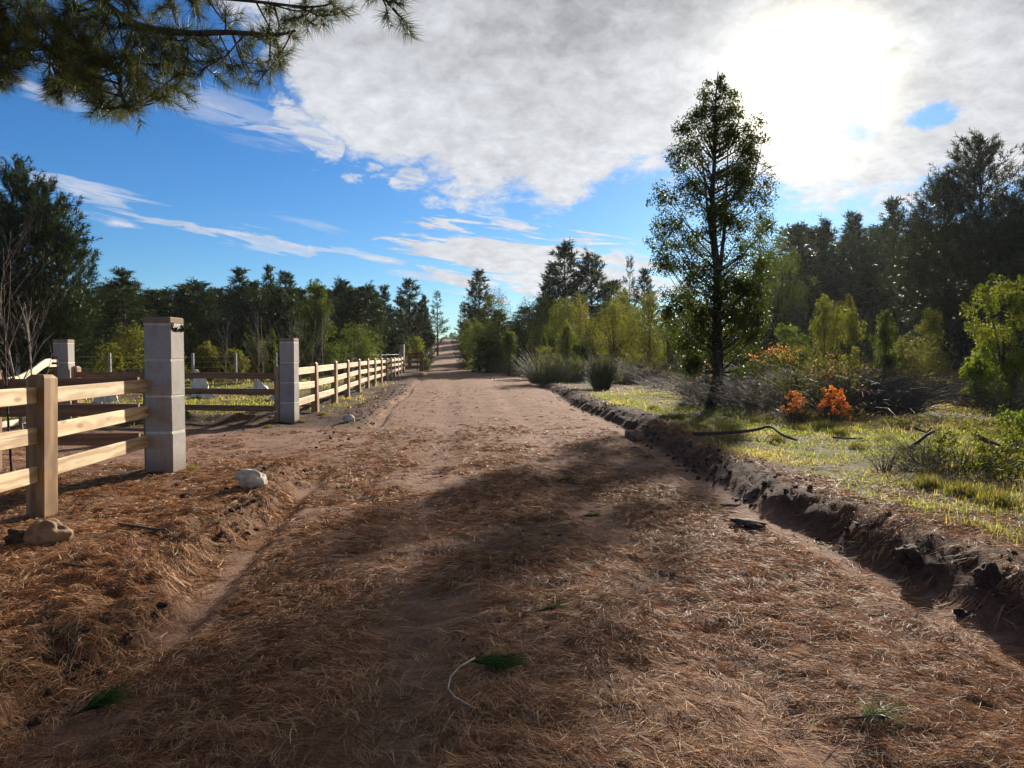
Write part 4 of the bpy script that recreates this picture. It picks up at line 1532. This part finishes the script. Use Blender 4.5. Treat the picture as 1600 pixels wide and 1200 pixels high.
# wire fence across the field
wp = [(-60, 31), (28, 33.5), (100, 35.5), (171, 37.5), (235, 39.3), (301, 41), (368, 43), (431, 45), (492, 48), (550, 52), (595, 57), (624, 62)]
wpts = [soft(gz(*q)) for q in wp]
tx = thing('wire_fence', wpts[0], 'wire fence on thin grey concrete posts crossing the field', 'fence')
for p in wpts:
    mb = MB(); mb.box((0, 0, .75), (.13, .13, 1.9), 0, .02)
    o = mb.build('post', M['wirepost'], tx); o.location = p - wpts[0]
for z in (.3, .6, .9, 1.2, 1.5):
    mb = MB(); mb.tube([p - wpts[0] + [0, -.07, z] for p in wpts], .006, 4); mb.build('wire', M['wire'], tx)

# ---------------------------------------------------------------- things on the ground, left


def stone(px, py, r, label, m='stone', squash=(1, .8, .75), seed=1, amp=.28, rz=0.0, sink=.5, name='stone', cat='stone'):
    p = gp(px, py)
    V, F = blob(None, r, 4, amp, 1.3, squash, seed)
    o = mk(name, V, F, M[m], None, None, True)
    o.location = p + np.array([0, 0, r * squash[2] * (1 - sink)])
    o.rotation_euler = (0.1, .15, rz)
    return tag(o, label, cat)


def wpx(px, Z): return px / F_PX * Z


stone(393, 757, .145, 'large pale rounded stone lying on needles in front of the entrance', 'stone', (1.15, .85, .72), 2.0, .25)
stone(545, 659, .135, 'pale stone with a dark foot lying in the drive before the long fence', 'stone', (1, .8, .75), 3.0)
stone(76, 848, .13, 'angular brown rock in the needles below the near fence post', 'brownstone', (1.35, .9, .95), 4.0, .32)
stone(32, 846, .09, 'lump of dark soil beside the angular brown rock', 'clod', (1.1, 1, .7), 5.0, .5, name='soil_lump', cat='soil lump')
stone(288, 781, .05, 'small dark clod on the needles left of the pale rounded stone', 'clod', (1, .9, .8), 6.0, .5, name='soil_lump', cat='soil lump')
stone(992, 688, .16, 'tan stone in the bank at the right road edge', 'brownstone', (1.15, .9, .85), 7.0)
stone(1548, 905, .09, 'dark soil lump standing on the right bank near the camera', 'clod', (.8, .8, 1.0), 8.0, .6, 0.0, .95, name='soil_lump', cat='soil lump')
stone(1422, 868, .10, 'broad dark soil lump on the bank edge left of the tall lump', 'clod', (1.3, 1, .7), 9.0, .6, .6, 1.05, name='soil_lump', cat='soil lump')


def sheet(px, py, w, h, label, seed, lean=.25, Z=None):
    """crumpled plastic sheet draped over a stake"""
    p = gz(px, Z)
    rng = np.random.default_rng(seed)
    n, m = 26, 14
    V = []
    for j in range(m):
        t = j / (m - 1)
        for i in range(n):
            a = i / n * 6.283
            r = w * .5 * (.12 + .88 * t ** .7) * (1 + .5 * math.sin(a * 5 + seed + t) * t + .22 * math.sin(a * 11 + t * 5))
            V.append((math.cos(a) * r + lean * t * w, math.sin(a) * r * .6, h * (1 - t) + .04 * h * math.sin(a * 3 + seed)))
    V = np.array(V)
    V += rng.normal(0, .016, V.shape)
    i, j = np.meshgrid(np.arange(n), np.arange(m - 1))
    i, j = i.ravel(), j.ravel()
    F = np.stack([j * n + i, j * n + (i + 1) % n, (j + 1) * n + (i + 1) % n, (j + 1) * n + i], 1)
    V = np.vstack([V, [[0, 0, h * 1.02]]])
    F3 = np.array([[len(V) - 1, (k + 1) % n, k] for k in range(n)])
    o = mk('plastic_sheet', V, [F, F3], M['plastic'], None, None, True)
    o.location = p + np.array([0, 0, .02 if py is None else py])
    return tag(o, label, 'plastic sheet')


sheet(306, None, .62, .95, 'torn white plastic sheet draped by the wire fence right of the nearest pillar', 1, .35, 26)
sheet(163, None, .55, .92, 'white plastic wrap around a sapling left of the nearest pillar', 2, .0, 24)
sheet(124, None, .3, .75, 'small scrap of white plastic beside the set back pillar', 3, .0, 26)
sheet(400, None, .6, .55, 'low white plastic scrap in the field left of the second pillar', 4, .5, 28)
sheet(434, None, .5, .45, 'corner of white sheeting just left of the second pillar', 5, .0, 25)


def rod(name, pts, r, m, label, cat, n=6):
    mb = MB()
    P = np.array(pts, float)
    # resample smoothly
    t = np.linspace(0, len(P) - 1, len(P) * 5)
    Q = np.stack([np.interp(t, np.arange(len(P)), P[:, k]) for k in range(3)], 1)
    ker = np.ones(5) / 5
    for k in range(3):
        Q[2:-2, k] = np.convolve(Q[:, k], ker, 'valid')
    mb.tube(Q, np.linspace(r, r * .5, len(Q)), n)
    return tag(mb.build(name, M[m], None, True), label, cat)


def gpl_pts(pix, lift=.02):
    return [gp(*q) + [0, 0, lift] for q in pix]


rod('stick', gpl_pts([(186, 824), (215, 828), (245, 833), (260, 832), (256, 838)], .03), .014, 'deadwood', 'dark hooked stick lying in the needles left of the ditch', 'stick')
rod('stick', gpl_pts([(100, 884), (130, 889), (165, 892)], .02), .008, 'deadwood', 'thin dark stick below the angular brown rock', 'stick')
b0 = [at(386, 662, 15.6), at(397, 655, 15.6), at(402, 649, 15.6), at(412, 648, 15.7), at(424, 645, 15.8), at(430, 643, 15.8)]
rod('pale_branch', b0, .016, 'palewood', 'pale bent branch lying at the foot of the second pillar', 'branch')
rod('pale_branch', [at(392, 661, 15.5), at(408, 655, 15.55), at(420, 649, 15.6), at(433, 643, 15.6)], .013, 'palewood', 'thinner pale branch crossing the bent one by the second pillar', 'branch')

# bare saplings
def sapling(px, Z, py_top, label, seed, m='bark', r=.02, n=8, spread=.5):
    p = soft(gz(px, Z))
    h = px_h(py_top, p)
    mb = branchy(seed, h, r, None, n, spread)
    o = mb.build('bare_sapling', M[m], None, True)
    o.location = p
    return tag(o, label, 'sapling')


sapling(14, 8.6, 450, 'bare young tree with upright twigs behind the near fence at the left edge', 61, 'bark', .016, 10, .55)
sapling(31, 15.0, 492, 'pale stemmed bare sapling with forked twigs inside the gate', 62, 'barkpale', .035, 10, .45)
sapling(52, 15.5, 500, 'leafless twiggy sapling right of the pale stemmed one', 67, 'barkpale', .022, 10, .5)
for i, (px, Z, py, lab) in enumerate(((352, 36, 515, 'leafless arching shrub right of the torn plastic sheet'), (404, 33, 492, 'tall bare sapling left of the second pillar'),
        (412, 34, 508, 'second bare sapling close to the second pillar'), (470, 34, 512, 'bare sapling just right of the second pillar'),
        (486, 33, 505, 'forked bare sapling above the first bay of the long fence'), (505, 34, 500, 'bare whippy sapling above the second bay of the long fence'),
        (448, 36, 500, 'bare twigs rising behind the cap of the second pillar'), (428, 21, 590, 'dead sapling standing behind the wing fence rails'))):
    sapling(px, Z, py, lab, 70 + i, 'barkpale', .019, 7, .45)

# ---------------------------------------------------------------- scrub on the right


def twiggy(px, py_base, py_top, wp, n, label, seed, c=((.07, .05, .04), (.2, .16, .13)), name='dry_shrub', cat='shrub', leaf=None, **kw):
    p = gp(px, py_base)
    Z = float(np.dot(p - [0, 0, CAM_H], CF))
    h = max(.15, px_h(py_top, p))
    w = wpx(wp, Z)
    mb = twig_geo(seed, w, h, n, col0=c[0], col1=c[1], r=kw.pop('r', .0045) * max(1, Z / 12), **kw)
    t = thing(name, p - np.array([0, 0, .04]), label, cat)
    mb.build('stems', M['twig'], t, False, True)
    if leaf:
        rng = np.random.default_rng(seed + 5)
        nn, size, c0, c1, zlo, ml = leaf
        m = 40
        cc = np.stack([rng.normal(0, .24, m) * w, rng.normal(0, .2, m) * w, h * (zlo + (1 - zlo) * rng.random(m))], 1)
        cc[:, 2] *= 1 - .45 * np.clip(np.abs(cc[:, 0]) / (w * .5), 0, 1) ** 2
        V, F, col = leaves(cc, w * (.10 if ml == 'orange' else .08), nn, size, rng, c0, c1)
        mk('leaves', V, F, M[ml], t, col)
    return t


BR = ((.075, .085, .03), (.15, .15, .06))
twiggy(940, 608, 546, 50, 900, 'dense upright green broom bush standing alone by the right bank', 501, ((.055, .065, .022), (.16, .155, .06)), 'broom_bush', 'bush', straight=True, spread=.95, base=.22, segs=4, leaf=(1500, .05, *BR, .4, 'leaf'))
twiggy(852, 598, 540, 60, 500, 'grey green broom leaning towards the road at the far right bank', 502, BR, 'broom_bush', 'bush', straight=True, spread=1.3, base=.4, segs=4, leaf=(1600, .08, *BR, .3, 'leaf'))
twiggy(884, 596, 550, 60, 450, 'feathery grey green broom left of the lone broom bush', 503, ((.09, .09, .05), (.2, .19, .11)), 'broom_bush', 'bush', straight=True, spread=1.2, base=.45, segs=4, leaf=(1600, .07, *BR, .3, 'leaf'))
twiggy(818, 587, 556, 44, 260, 'low yellow green broom at the far end of the right bank', 504, BR, 'broom_bush', 'bush', spread=1.2, base=.5, leaf=(1200, .09, YG0, YG1, .2, 'leaf'))
DRYC = ((.045, .032, .024), (.17, .125, .085))
for i, (px, pb, pt, w, n, lab) in enumerate((
        (992, 600, 548, 60, 500, 'pinkish dry brush right of the lone broom bush'),
        (1030, 598, 556, 70, 480, 'grey dry brush left of the lone leafy tree'),
        (1005, 592, 540, 50, 300, 'pale seeding shrub rising from the dry brush'),
        (915, 588, 556, 70, 350, 'dry brush behind the lone broom bush'),
        (1050, 606, 578, 60, 300, 'low dry brush touching the lone tree on its left'),
        (1380, 628, 588, 80, 420, 'dark dry scrub beyond the mossy stump'),
        (1350, 612, 572, 70, 380, 'grey scrub right of the bramble mound'),
        (1450, 622, 585, 90, 420, 'brown dry scrub right of the mossy stump'),
        (1500, 612, 578, 90, 420, 'dark low scrub below the feathery bush'),
        (1545, 638, 590, 80, 450, 'dark brown scrub heap before the big right hand bush'),
        (1590, 625, 560, 90, 400, 'thorny dry scrub at the right edge'),
        (1430, 606, 548, 110, 500, 'grey leafless scrub behind the dark low scrub'),
        (1500, 662, 634, 90, 160, 'twiggy brown brush across the right verge'),
        (1410, 668, 646, 60, 90, 'thin brown brush in front of the mossy stump'),
        (1330, 656, 632, 50, 100, 'russet weeds right of the orange bush'),
        (1262, 660, 640, 50, 90, 'dry weeds at the foot of the bramble mound'),
        (1165, 638, 612, 60, 160, 'dead brush piled right of the lone tree trunk'),
        (1595, 680, 645, 80, 160, 'brown bramble tangle at the right edge of the verge'))):
    twiggy(px, pb, pt, w, int(n * .5), lab, 520 + i, DRYC, spread=1.2, base=.5, arch=.45, tangle=.07, leaf=(500, .05, (.08, .075, .03), (.18, .15, .07), .1, 'leaf'))
twiggy(1255, 642, 546, 200, 1500, 'large dark bramble mound with orange leaf tips right of the lone tree', 550, ((.028, .020, .017), (.095, .070, .056)), 'bramble_mound', 'bramble', spread=1.15, base=.75, arch=.75, tangle=.09, leaf=(5500, .06, (.03, .04, .016), (.09, .085, .03), .05, 'leaf'))
twiggy(1305, 634, 552, 120, 700, 'paler bramble with orange leaves on the right shoulder of the bramble mound', 551, ((.06, .045, .035), (.18, .14, .11)), 'bramble_mound', 'bramble', spread=1.2, base=.6, arch=.6, leaf=(700, .055, (.11, .075, .03), (.22, .145, .06), .5, 'orange'))
twiggy(1215, 630, 538, 110, 350, 'band of orange leaves cresting the bramble mound', 552, ((.06, .045, .035), (.18, .14, .11)), 'orange_shrub', 'bush', spread=1.2, base=.6, arch=.6, leaf=(420, .06, (.18, .11, .045), (.32, .20, .09), .85, 'orange'))
twiggy(1300, 660, 602, 46, 130, 'vivid orange leaved bush in front of the bramble mound', 553, ((.06, .04, .03), (.16, .11, .08)), 'orange_shrub', 'bush', spread=1.1, base=.3, leaf=(2200, .045, (.30, .10, .02), (.62, .29, .07), .3, 'orange'))
twiggy(1242, 660, 608, 38, 120, 'smaller rusty orange bush left of the vivid orange one', 554, ((.06, .04, .03), (.16, .11, .08)), 'orange_shrub', 'bush', spread=1.1, base=.3, leaf=(900, .042, (.24, .09, .022), (.46, .22, .06), .4, 'orange'))
twiggy(1090, 630, 562, 50, 160, 'dark bush with orange tips against the lone tree trunk', 555, ((.04, .03, .025), (.12, .09, .07)), 'orange_shrub', 'bush', spread=1.1, base=.5, leaf=(1700, .06, (.03, .045, .015), (.10, .10, .03), .05, 'leaf'))
twiggy(1098, 624, 558, 44, 60, 'orange leaf sprays between the lone tree and the broom', 556, ((.06, .04, .03), (.16, .11, .08)), 'orange_shrub', 'bush', spread=1.1, base=.4, leaf=(700, .07, (.26, .10, .02), (.48, .22, .05), .6, 'orange'))
twiggy(1352, 640, 600, 40, 70, 'thin orange weeds right of the vivid orange bush', 557, ((.08, .05, .035), (.2, .13, .09)), 'orange_shrub', 'bush', leaf=(350, .05, (.25, .11, .02), (.42, .22, .05), .4, 'orange'))
# near brush pile on the verge
twiggy(1490, 735, 648, 120, 420, 'tangled green brown broom heap on the right verge', 560, ((.045, .05, .022), (.15, .13, .07)), 'brush_heap', 'brush', spread=1.2, base=.6, arch=.5, r=.0035, leaf=(1600, .035, (.04, .055, .018), (.12, .13, .04), .05, 'leaf'))
twiggy(1440, 728, 655, 60, 60, 'long green stems leaning left out of the broom heap', 561, ((.07, .085, .03), (.16, .17, .07)), 'broom_bush', 'bush', straight=True, spread=1.8, base=.3, r=.005)
twiggy(1382, 735, 672, 60, 45, 'small leafless shrub standing on the right grass', 562, ((.10, .065, .05), (.22, .16, .13)), spread=1.3, base=.15, arch=.3, r=.0045)
twiggy(1560, 745, 690, 130, 260, 'low leafy bramble tangle in the right corner of the verge', 563, ((.05, .045, .025), (.14, .12, .07)), 'brush_heap', 'brush', spread=1.2, base=.7, r=.0035, leaf=(2200, .035, (.05, .065, .016), (.14, .15, .035), .05, 'leaf'))
twiggy(1518, 632, 596, 40, 90, 'clump of green stems above the fallen dead branch', 564, ((.06, .085, .03), (.13, .16, .06)), 'broom_bush', 'bush', straight=True, spread=1.2, base=.4)
V, F = blob(None, .38, 4, .35, 1.4, (1.15, .8, .75), 11)
o = mk('mossy_stump', V, F, M['moss'], None, None, True)
o.location = gp(1412, 640) + np.array([0, 0, .16])
tag(o, 'rounded stump topped with bright green moss in the right hand scrub', 'stump')
rod('dead_branch', [gp(1082, 682) + [0, 0, .05], gp(1130, 684) + [0, 0, .08], gp(1180, 683) + [0, 0, .12], gp(1204, 684) + [0, 0, .22], gp(1222, 690) + [0, 0, .1], gp(1246, 691) + [0, 0, .03]], .035, 'deadwood', 'long bent dead branch lying on the grass below the lone tree', 'branch')
rod('dead_branch', gpl_pts([(1300, 687), (1325, 689), (1350, 688)], .04), .02, 'deadwood', 'short dark dead branch right of the long bent one', 'branch')
q = gp(1450, 725)
zq = float(np.dot(q - [0, 0, CAM_H], CF))
rod('dead_branch', [at(1420, 700, zq), at(1436, 690, zq), at(1450, 678, zq), at(1466, 671, zq)], .028, 'deadwood', 'curved dead branch sticking out of the broom heap', 'branch')
rod('dead_branch', [at(1428, 668, zq), at(1440, 673, zq), at(1449, 676, zq), at(1456, 667, zq)], .016, 'deadwood', 'forked dark twig above the curved dead branch', 'branch')
rod('dead_branch', [at(1526, 680, zq), at(1545, 692, zq), at(1556, 704, zq), at(1568, 724, zq)], .030, 'deadwood', 'dead branch slanting down right of the broom heap', 'branch')
rod('dead_branch', [at(1530, 682, zq), at(1560, 696, zq), at(1600, 708, zq), at(1640, 712, zq)], .022, 'deadwood', 'dead branch running out of the right edge', 'branch')
q = gp(1560, 640); z2 = float(np.dot(q - [0, 0, CAM_H], CF))
rod('dead_branch', [at(1506, 618, z2), at(1530, 624, z2), at(1552, 632, z2), at(1568, 634, z2)], .04, 'deadwood', 'dark fallen branch in front of the scrub heap', 'branch')
rod('dead_branch', [at(1562, 640, z2 * .95), at(1570, 648, z2 * .95), at(1580, 658, z2 * .95)], .035, 'palewood', 'pale broken branch end below the dark fallen branch', 'branch')
rod('pale_branch', gpl_pts([(1205, 641), (1214, 644), (1222, 648)], .04), .05, 'palewood', 'short white log in the weeds before the bramble mound', 'log')
# bark slab by the ditch
V, F = blob(None, .10, 3, .4, 1.6, (1.5, .8, .28), 21)
o = mk('bark_slab', V, F, M['deadwood'], None, None, True)
o.location = gp(1168, 822) + np.array([0, 0, .03]); o.rotation_euler = (0, .1, -.5)
tag(o, 'dark slab of bark lying at the right edge of the road', 'bark')
V, F = blob(None, .075, 3, .4, 1.6, (1.5, .8, .25), 22)
o = mk('bark_slab', V, F, M['clod'], None, None, True)
o.location = gp(1140, 792) + np.array([0, 0, .02])
tag(o, 'smaller dark clod slab beyond the bark at the road edge', 'bark')

# grass tufts
def tufts():
    rng = np.random.default_rng(81)
    proto = None
    for i, (px, py, s_) in enumerate(((1285, 672, 1.3), (1250, 676, 1.0), (1310, 680, 1.0), (1180, 660, .8), (1095, 668, .7), (1060, 655, .8), (1420, 705, .9), (1450, 760, .9), (1505, 775, 1.0), (1560, 790, 1.0), (1385, 690, .8), (1340, 700, .7), (1020, 640, .8), (1215, 690, .7), (1530, 690, .8), (470, 660, .6), (505, 648, .6), (300, 735, .5), (420, 668, .5))):
        p = gp(px, py) - [0, 0, .02]
        lab = 'tuft of straw coloured grass on the right verge' if px > 900 else 'tuft of short grass at the foot of the entrance pillars'
        grp = 'grass tufts on the right verge' if px > 900 else 'grass tufts by the pillars'
        if proto is None:
            N = 420
            b = np.concatenate([np.clip(rng.normal(0, .09, (N, 2)), -.16, .16), np.zeros((N, 1))], 1)
            a = rng.random(N) * 6.283; L = .07 + .14 * rng.random(N)
            d = np.stack([np.cos(a), np.sin(a), np.zeros(N)], 1)
            sd = np.stack([-d[:, 1], d[:, 0], np.zeros(N)], 1) * .0045
            m_ = b + d * (L * .2)[:, None] + [0, 0, 1] * (L * .6)[:, None]
            t_ = b + d * (L * (.3 + .5 * rng.random(N)))[:, None] + [0, 0, 1] * (L * .95)[:, None]
            V = np.stack([b - sd, b + sd, m_ - sd * .7, m_ + sd * .7, t_], 1).reshape(-1, 3)
            ii = np.arange(N)[:, None] * 5
            c = np.repeat(np.where(rng.random((N, 1)) < .6, np.array((.20, .155, .075)), np.array((.075, .095, .026))) * (.7 + .6 * rng.random((N, 1))), 5, 0)
            proto = mk('grass_tuft', V, [ii + [0, 1, 3, 2], ii + [2, 3, 4]], M['grass'], None, c)
            o = proto
        else:
            o = proto.copy(); C.objects.link(o)
        o.location = p
        o.rotation_euler = (0, 0, rng.random() * 6)
        o.scale = (s_, s_, s_)
        tag(o, lab, 'grass tuft', grp)


tufts()

# ---------------------------------------------------------------- green pine sprigs dropped on the road
def sprig(px, py, L, az, n, label, seed, c0=(.030, .062, .020), c1=(.065, .11, .035), stem=True, fan=.5, up=.12):
    p = gp(px, py)
    rng = np.random.default_rng(seed)
    t = thing('pine_sprig', p, label, 'pine sprig')
    P = np.zeros((n, 3)); P[:, 2] = .02
    a = az + rng.normal(0, fan, n)
    D = np.stack([np.cos(a), np.sin(a), np.abs(rng.normal(0, up, n))], 1)
    P[:, :2] = -D[:, :2] * .02 + np.stack([np.cos(az), np.sin(az)]) * (L * .5 * rng.random((n, 1)))
    ln = L * (.6 + .5 * rng.random(n))[:, None]
    sd = nrm(np.cross(D, rng.normal(size=(n, 3)))) * .0016
    m_ = P + D * ln * .5 + [0, 0, .012]
    e = P + D * ln - [0, 0, .004]
    V = np.stack([P - sd, P + sd, m_ - sd, m_ + sd, e], 1).reshape(-1, 3)
    V[:, 2] = np.maximum(V[:, 2], .012)
    ii = np.arange(n)[:, None] * 5
    m = rng.random((n, 1))
    c = np.repeat((np.array(c0) * (1 - m) + np.array(c1) * m) * (.6 + .7 * rng.random((n, 1))), 5, 0)
    mk('needles', V, [ii + [0, 1, 3, 2], ii + [2, 3, 4]], M['pine'], t, c)
    mb = MB(); mb.tube([(-.05 * math.cos(az), -.05 * math.sin(az), .016), (0, 0, .02), (L * .5 * math.cos(az), L * .5 * math.sin(az), .022)], .005, 5)
    mb.build('twig', M['deadwood'], t)
    return t, p


t, p = sprig(742, 1040, .22, -.45, 420, 'green pine sprig with a long bare curved stem in the middle of the road', 91)
mb = MB()
bez = [gp(*q) - p + [0, 0, .025] for q in ((742, 1036), (718, 1050), (704, 1066), (700, 1084), (710, 1098), (728, 1108), (742, 1116))]
mb.tube(bez, np.linspace(.005, .0035, len(bez)), 6)
mb.build('stem', M['palewood'], t, True)
sprig(912, 810, .17, -.3, 130, 'small green pine sprig lying halfway up the road', 92)
sprig(850, 958, .14, .1, 70, 'thin green pine sprig beyond the curved stemmed one', 93)
sprig(872, 754, .22, .5, 80, 'faint dark green sprig where the road turns sunlit', 94, (.03, .06, .02), (.05, .09, .03))
sprig(130, 1118, .18, .6, 170, 'green sprig in the needles at the lower left corner', 95, up=.3)
sprig(1350, 1128, .16, -.2, 90, 'grey green spiky sprig at the lower right of the road', 96, (.10, .12, .08), (.20, .21, .15), fan=1.2, up=.5)

# ---------------------------------------------------------------- pine limb hanging into the top left corner
def overhang():
    rng = np.random.default_rng(97)
    base = np.array([-7.6, 6.2, 0.0]); base[2] = hz(base[0], base[1]) - .1
    t = thing('pine_tree', base, 'overhanging long needled pine whose limb enters the top left corner', 'pine tree')
    bark = MB()
    bark.tube(np.array([[0, 0, 0], [.05, .05, 3], [.1, 0, 6], [.05, .1, 10], [0, 0, 14]]), [.24, .20, .17, .11, .03], 12)
    def W(px, py, Z): return at(px, py, Z) - base
    main = [np.array([.08, 0, 5.6]), W(-160, -130, 6.9), W(20, -75, 6.6), W(140, -12, 6.4), (W(212, 42, 6.3)), W(290, 53, 6.2), W(360, 50, 6.1), W(430, 56, 6.0), W(462, 48, 6.0)]
    l2 = [np.array([.08, 0, 5.9]), W(20, -220, 6.4), W(330, -160, 6.0), W(540, -70, 5.8), W(590, -15, 5.75), W(622, 22, 5.7)]
    l3 = [np.array([.06, 0, 5.0]), W(-250, -60, 6.6), W(-80, 40, 6.3), W(-10, 100, 6.2)]
    l4 = [W(140, -12, 6.4), W(260, -10, 6.3), W(380, 0, 6.1), W(480, 12, 5.9), W(512, 8, 5.9)]
    l5 = [W(20, -75, 6.6), W(40, -10, 6.7), W(60, 60, 6.6), W(85, 110, 6.5)]
    l6 = [W(212, 42, 6.3), W(190, 90, 6.2), W(185, 140, 6.1), W(200, 172, 6.0)]
    limbs = [(main, .055, .010), (l2, .04, .007), (l3, .035, .007), (l4, .022, .006), (l5, .025, .006), (l6, .018, .005)]
    dense = []
    for P, r0, r1 in limbs:
        P = np.array(P)
        tt = np.linspace(0, len(P) - 1, len(P) * 6)
        Q = np.stack([np.interp(tt, np.arange(len(P)), P[:, k]) for k in range(3)], 1)
        for k in range(3): Q[2:-2, k] = np.convolve(Q[:, k], np.ones(5) / 5, 'valid')
        bark.tube(Q, np.linspace(r0, r1, len(Q)), 7)
        dense.append(Q[len(Q) // 4:])
    D_ = np.vstack(dense)
    tips = [(20, 18), (55, 5), (8, 55), (30, 80), (60, 95), (88, 88), (76, 138), (96, 156), (118, 140), (130, 118), (150, 160), (186, 176), (204, 172), (170, 138), (216, 150), (236, 140), (250, 104), (282, 128),
            (300, 136), (312, 110), (342, 122), (366, 108), (392, 126), (404, 96), (426, 108), (444, 95), (432, 74), (456, 56), (470, 28), (490, 38), (502, 16), (528, 22), (520, 2), (482, -8), (352, 22), (304, 14),
            (250, 14), (200, 4), (120, 38), (108, 70), (160, 60), (180, 92), (222, 82), (262, 62), (332, 78), (382, 66), (100, 20), (70, 40), (40, 40), (140, 85), (200, 120), (150, 115), (120, 100), (240, 60), (280, 85),
            (225, 110), (190, 40), (160, 25), (80, 70), (50, 60), (110, 125), (265, 100), (350, 95), (410, 60), (15, -10), (330, 0), (420, 10), (-20, 20), (-30, 60), (410, 120), (300, 60), (170, 165), (130, 60),
            (606, 22), (630, 30), (612, 4), (590, -5), (6, 124), (14, 108), (-8, 118), (-20, 95)]
    P, D, L = [], [], []
    for (px, py) in tips:
        for rep in range(3 if px < 230 and py < 100 else 2 if px < 330 else 1):
            tip = W(px + rep * rng.uniform(-22, 22), py + rep * rng.uniform(-18, 10), rng.uniform(5.6, 6.9) if px < 540 else 5.7)
            dd = np.linalg.norm(D_ - tip, axis=1) + rng.random(len(D_)) * .25
            a = D_[np.argmin(dd)]
            ln = np.linalg.norm(tip - a)
            mid = (a + tip) / 2 + rng.normal(0, .05, 3) * ln - [0, 0, .06 * ln]
            bark.tube([a, mid, tip], [.009, .007, .004], 4, cap=False)
            dirn = nrm(tip - mid)
            n = 3 + int(ln * 5)
            for k in range(n):
                s_ = 1 - .75 * (k / n)
                q = (1 - s_) ** 2 * a + 2 * s_ * (1 - s_) * mid + s_ ** 2 * tip
                lat = nrm(dirn + rng.normal(0, .55 if k else .1, 3))
                sl = .10 + .10 * rng.random()
                P.append(q - lat * (.05 if k == 0 else 0)); D.append(lat); L.append(sl)
                if k: bark.tube([q, q + lat * sl], [.004, .003], 3, cap=False)
    V, F, c = shoots(np.array(P), np.array(D), np.array(L), 74, .135, .0040, rng, (.035, .050, .018), (.12, .125, .05), .75)
    bark.build('trunk', M['bark'], t, True)
    mk('needles', V, F, M['pine'], t, c)


overhang()


# ---------------------------------------------------------------- added glare volume
def glare_haze():  # scattering volume added to lift the dark right hand trees like lens glare
    mb = MB()
    mb.box((0, 235, 16), (900, 560, 36))
    m = bpy.data.materials.new('glare_haze_volume')
    m.use_nodes = True
    nt = m.node_tree
    nt.nodes.clear()
    out = nt.nodes.new('ShaderNodeOutputMaterial')
    v = nt.nodes.new('ShaderNodeVolumePrincipled')
    v.inputs['Color'].default_value = (.93, .95, 1.0, 1)
    v.inputs['Density'].default_value = GLARE_HAZE
    v.inputs['Anisotropy'].default_value = .4
    nt.links.new(v.outputs[0], out.inputs['Volume'])
    o = mb.build('glare_haze', m)
    o['kind'] = 'stuff'
    tag(o, 'added thin scattering volume over the whole place imitating lens glare', 'glare_haze')


GLARE_HAZE = .00010
glare_haze()
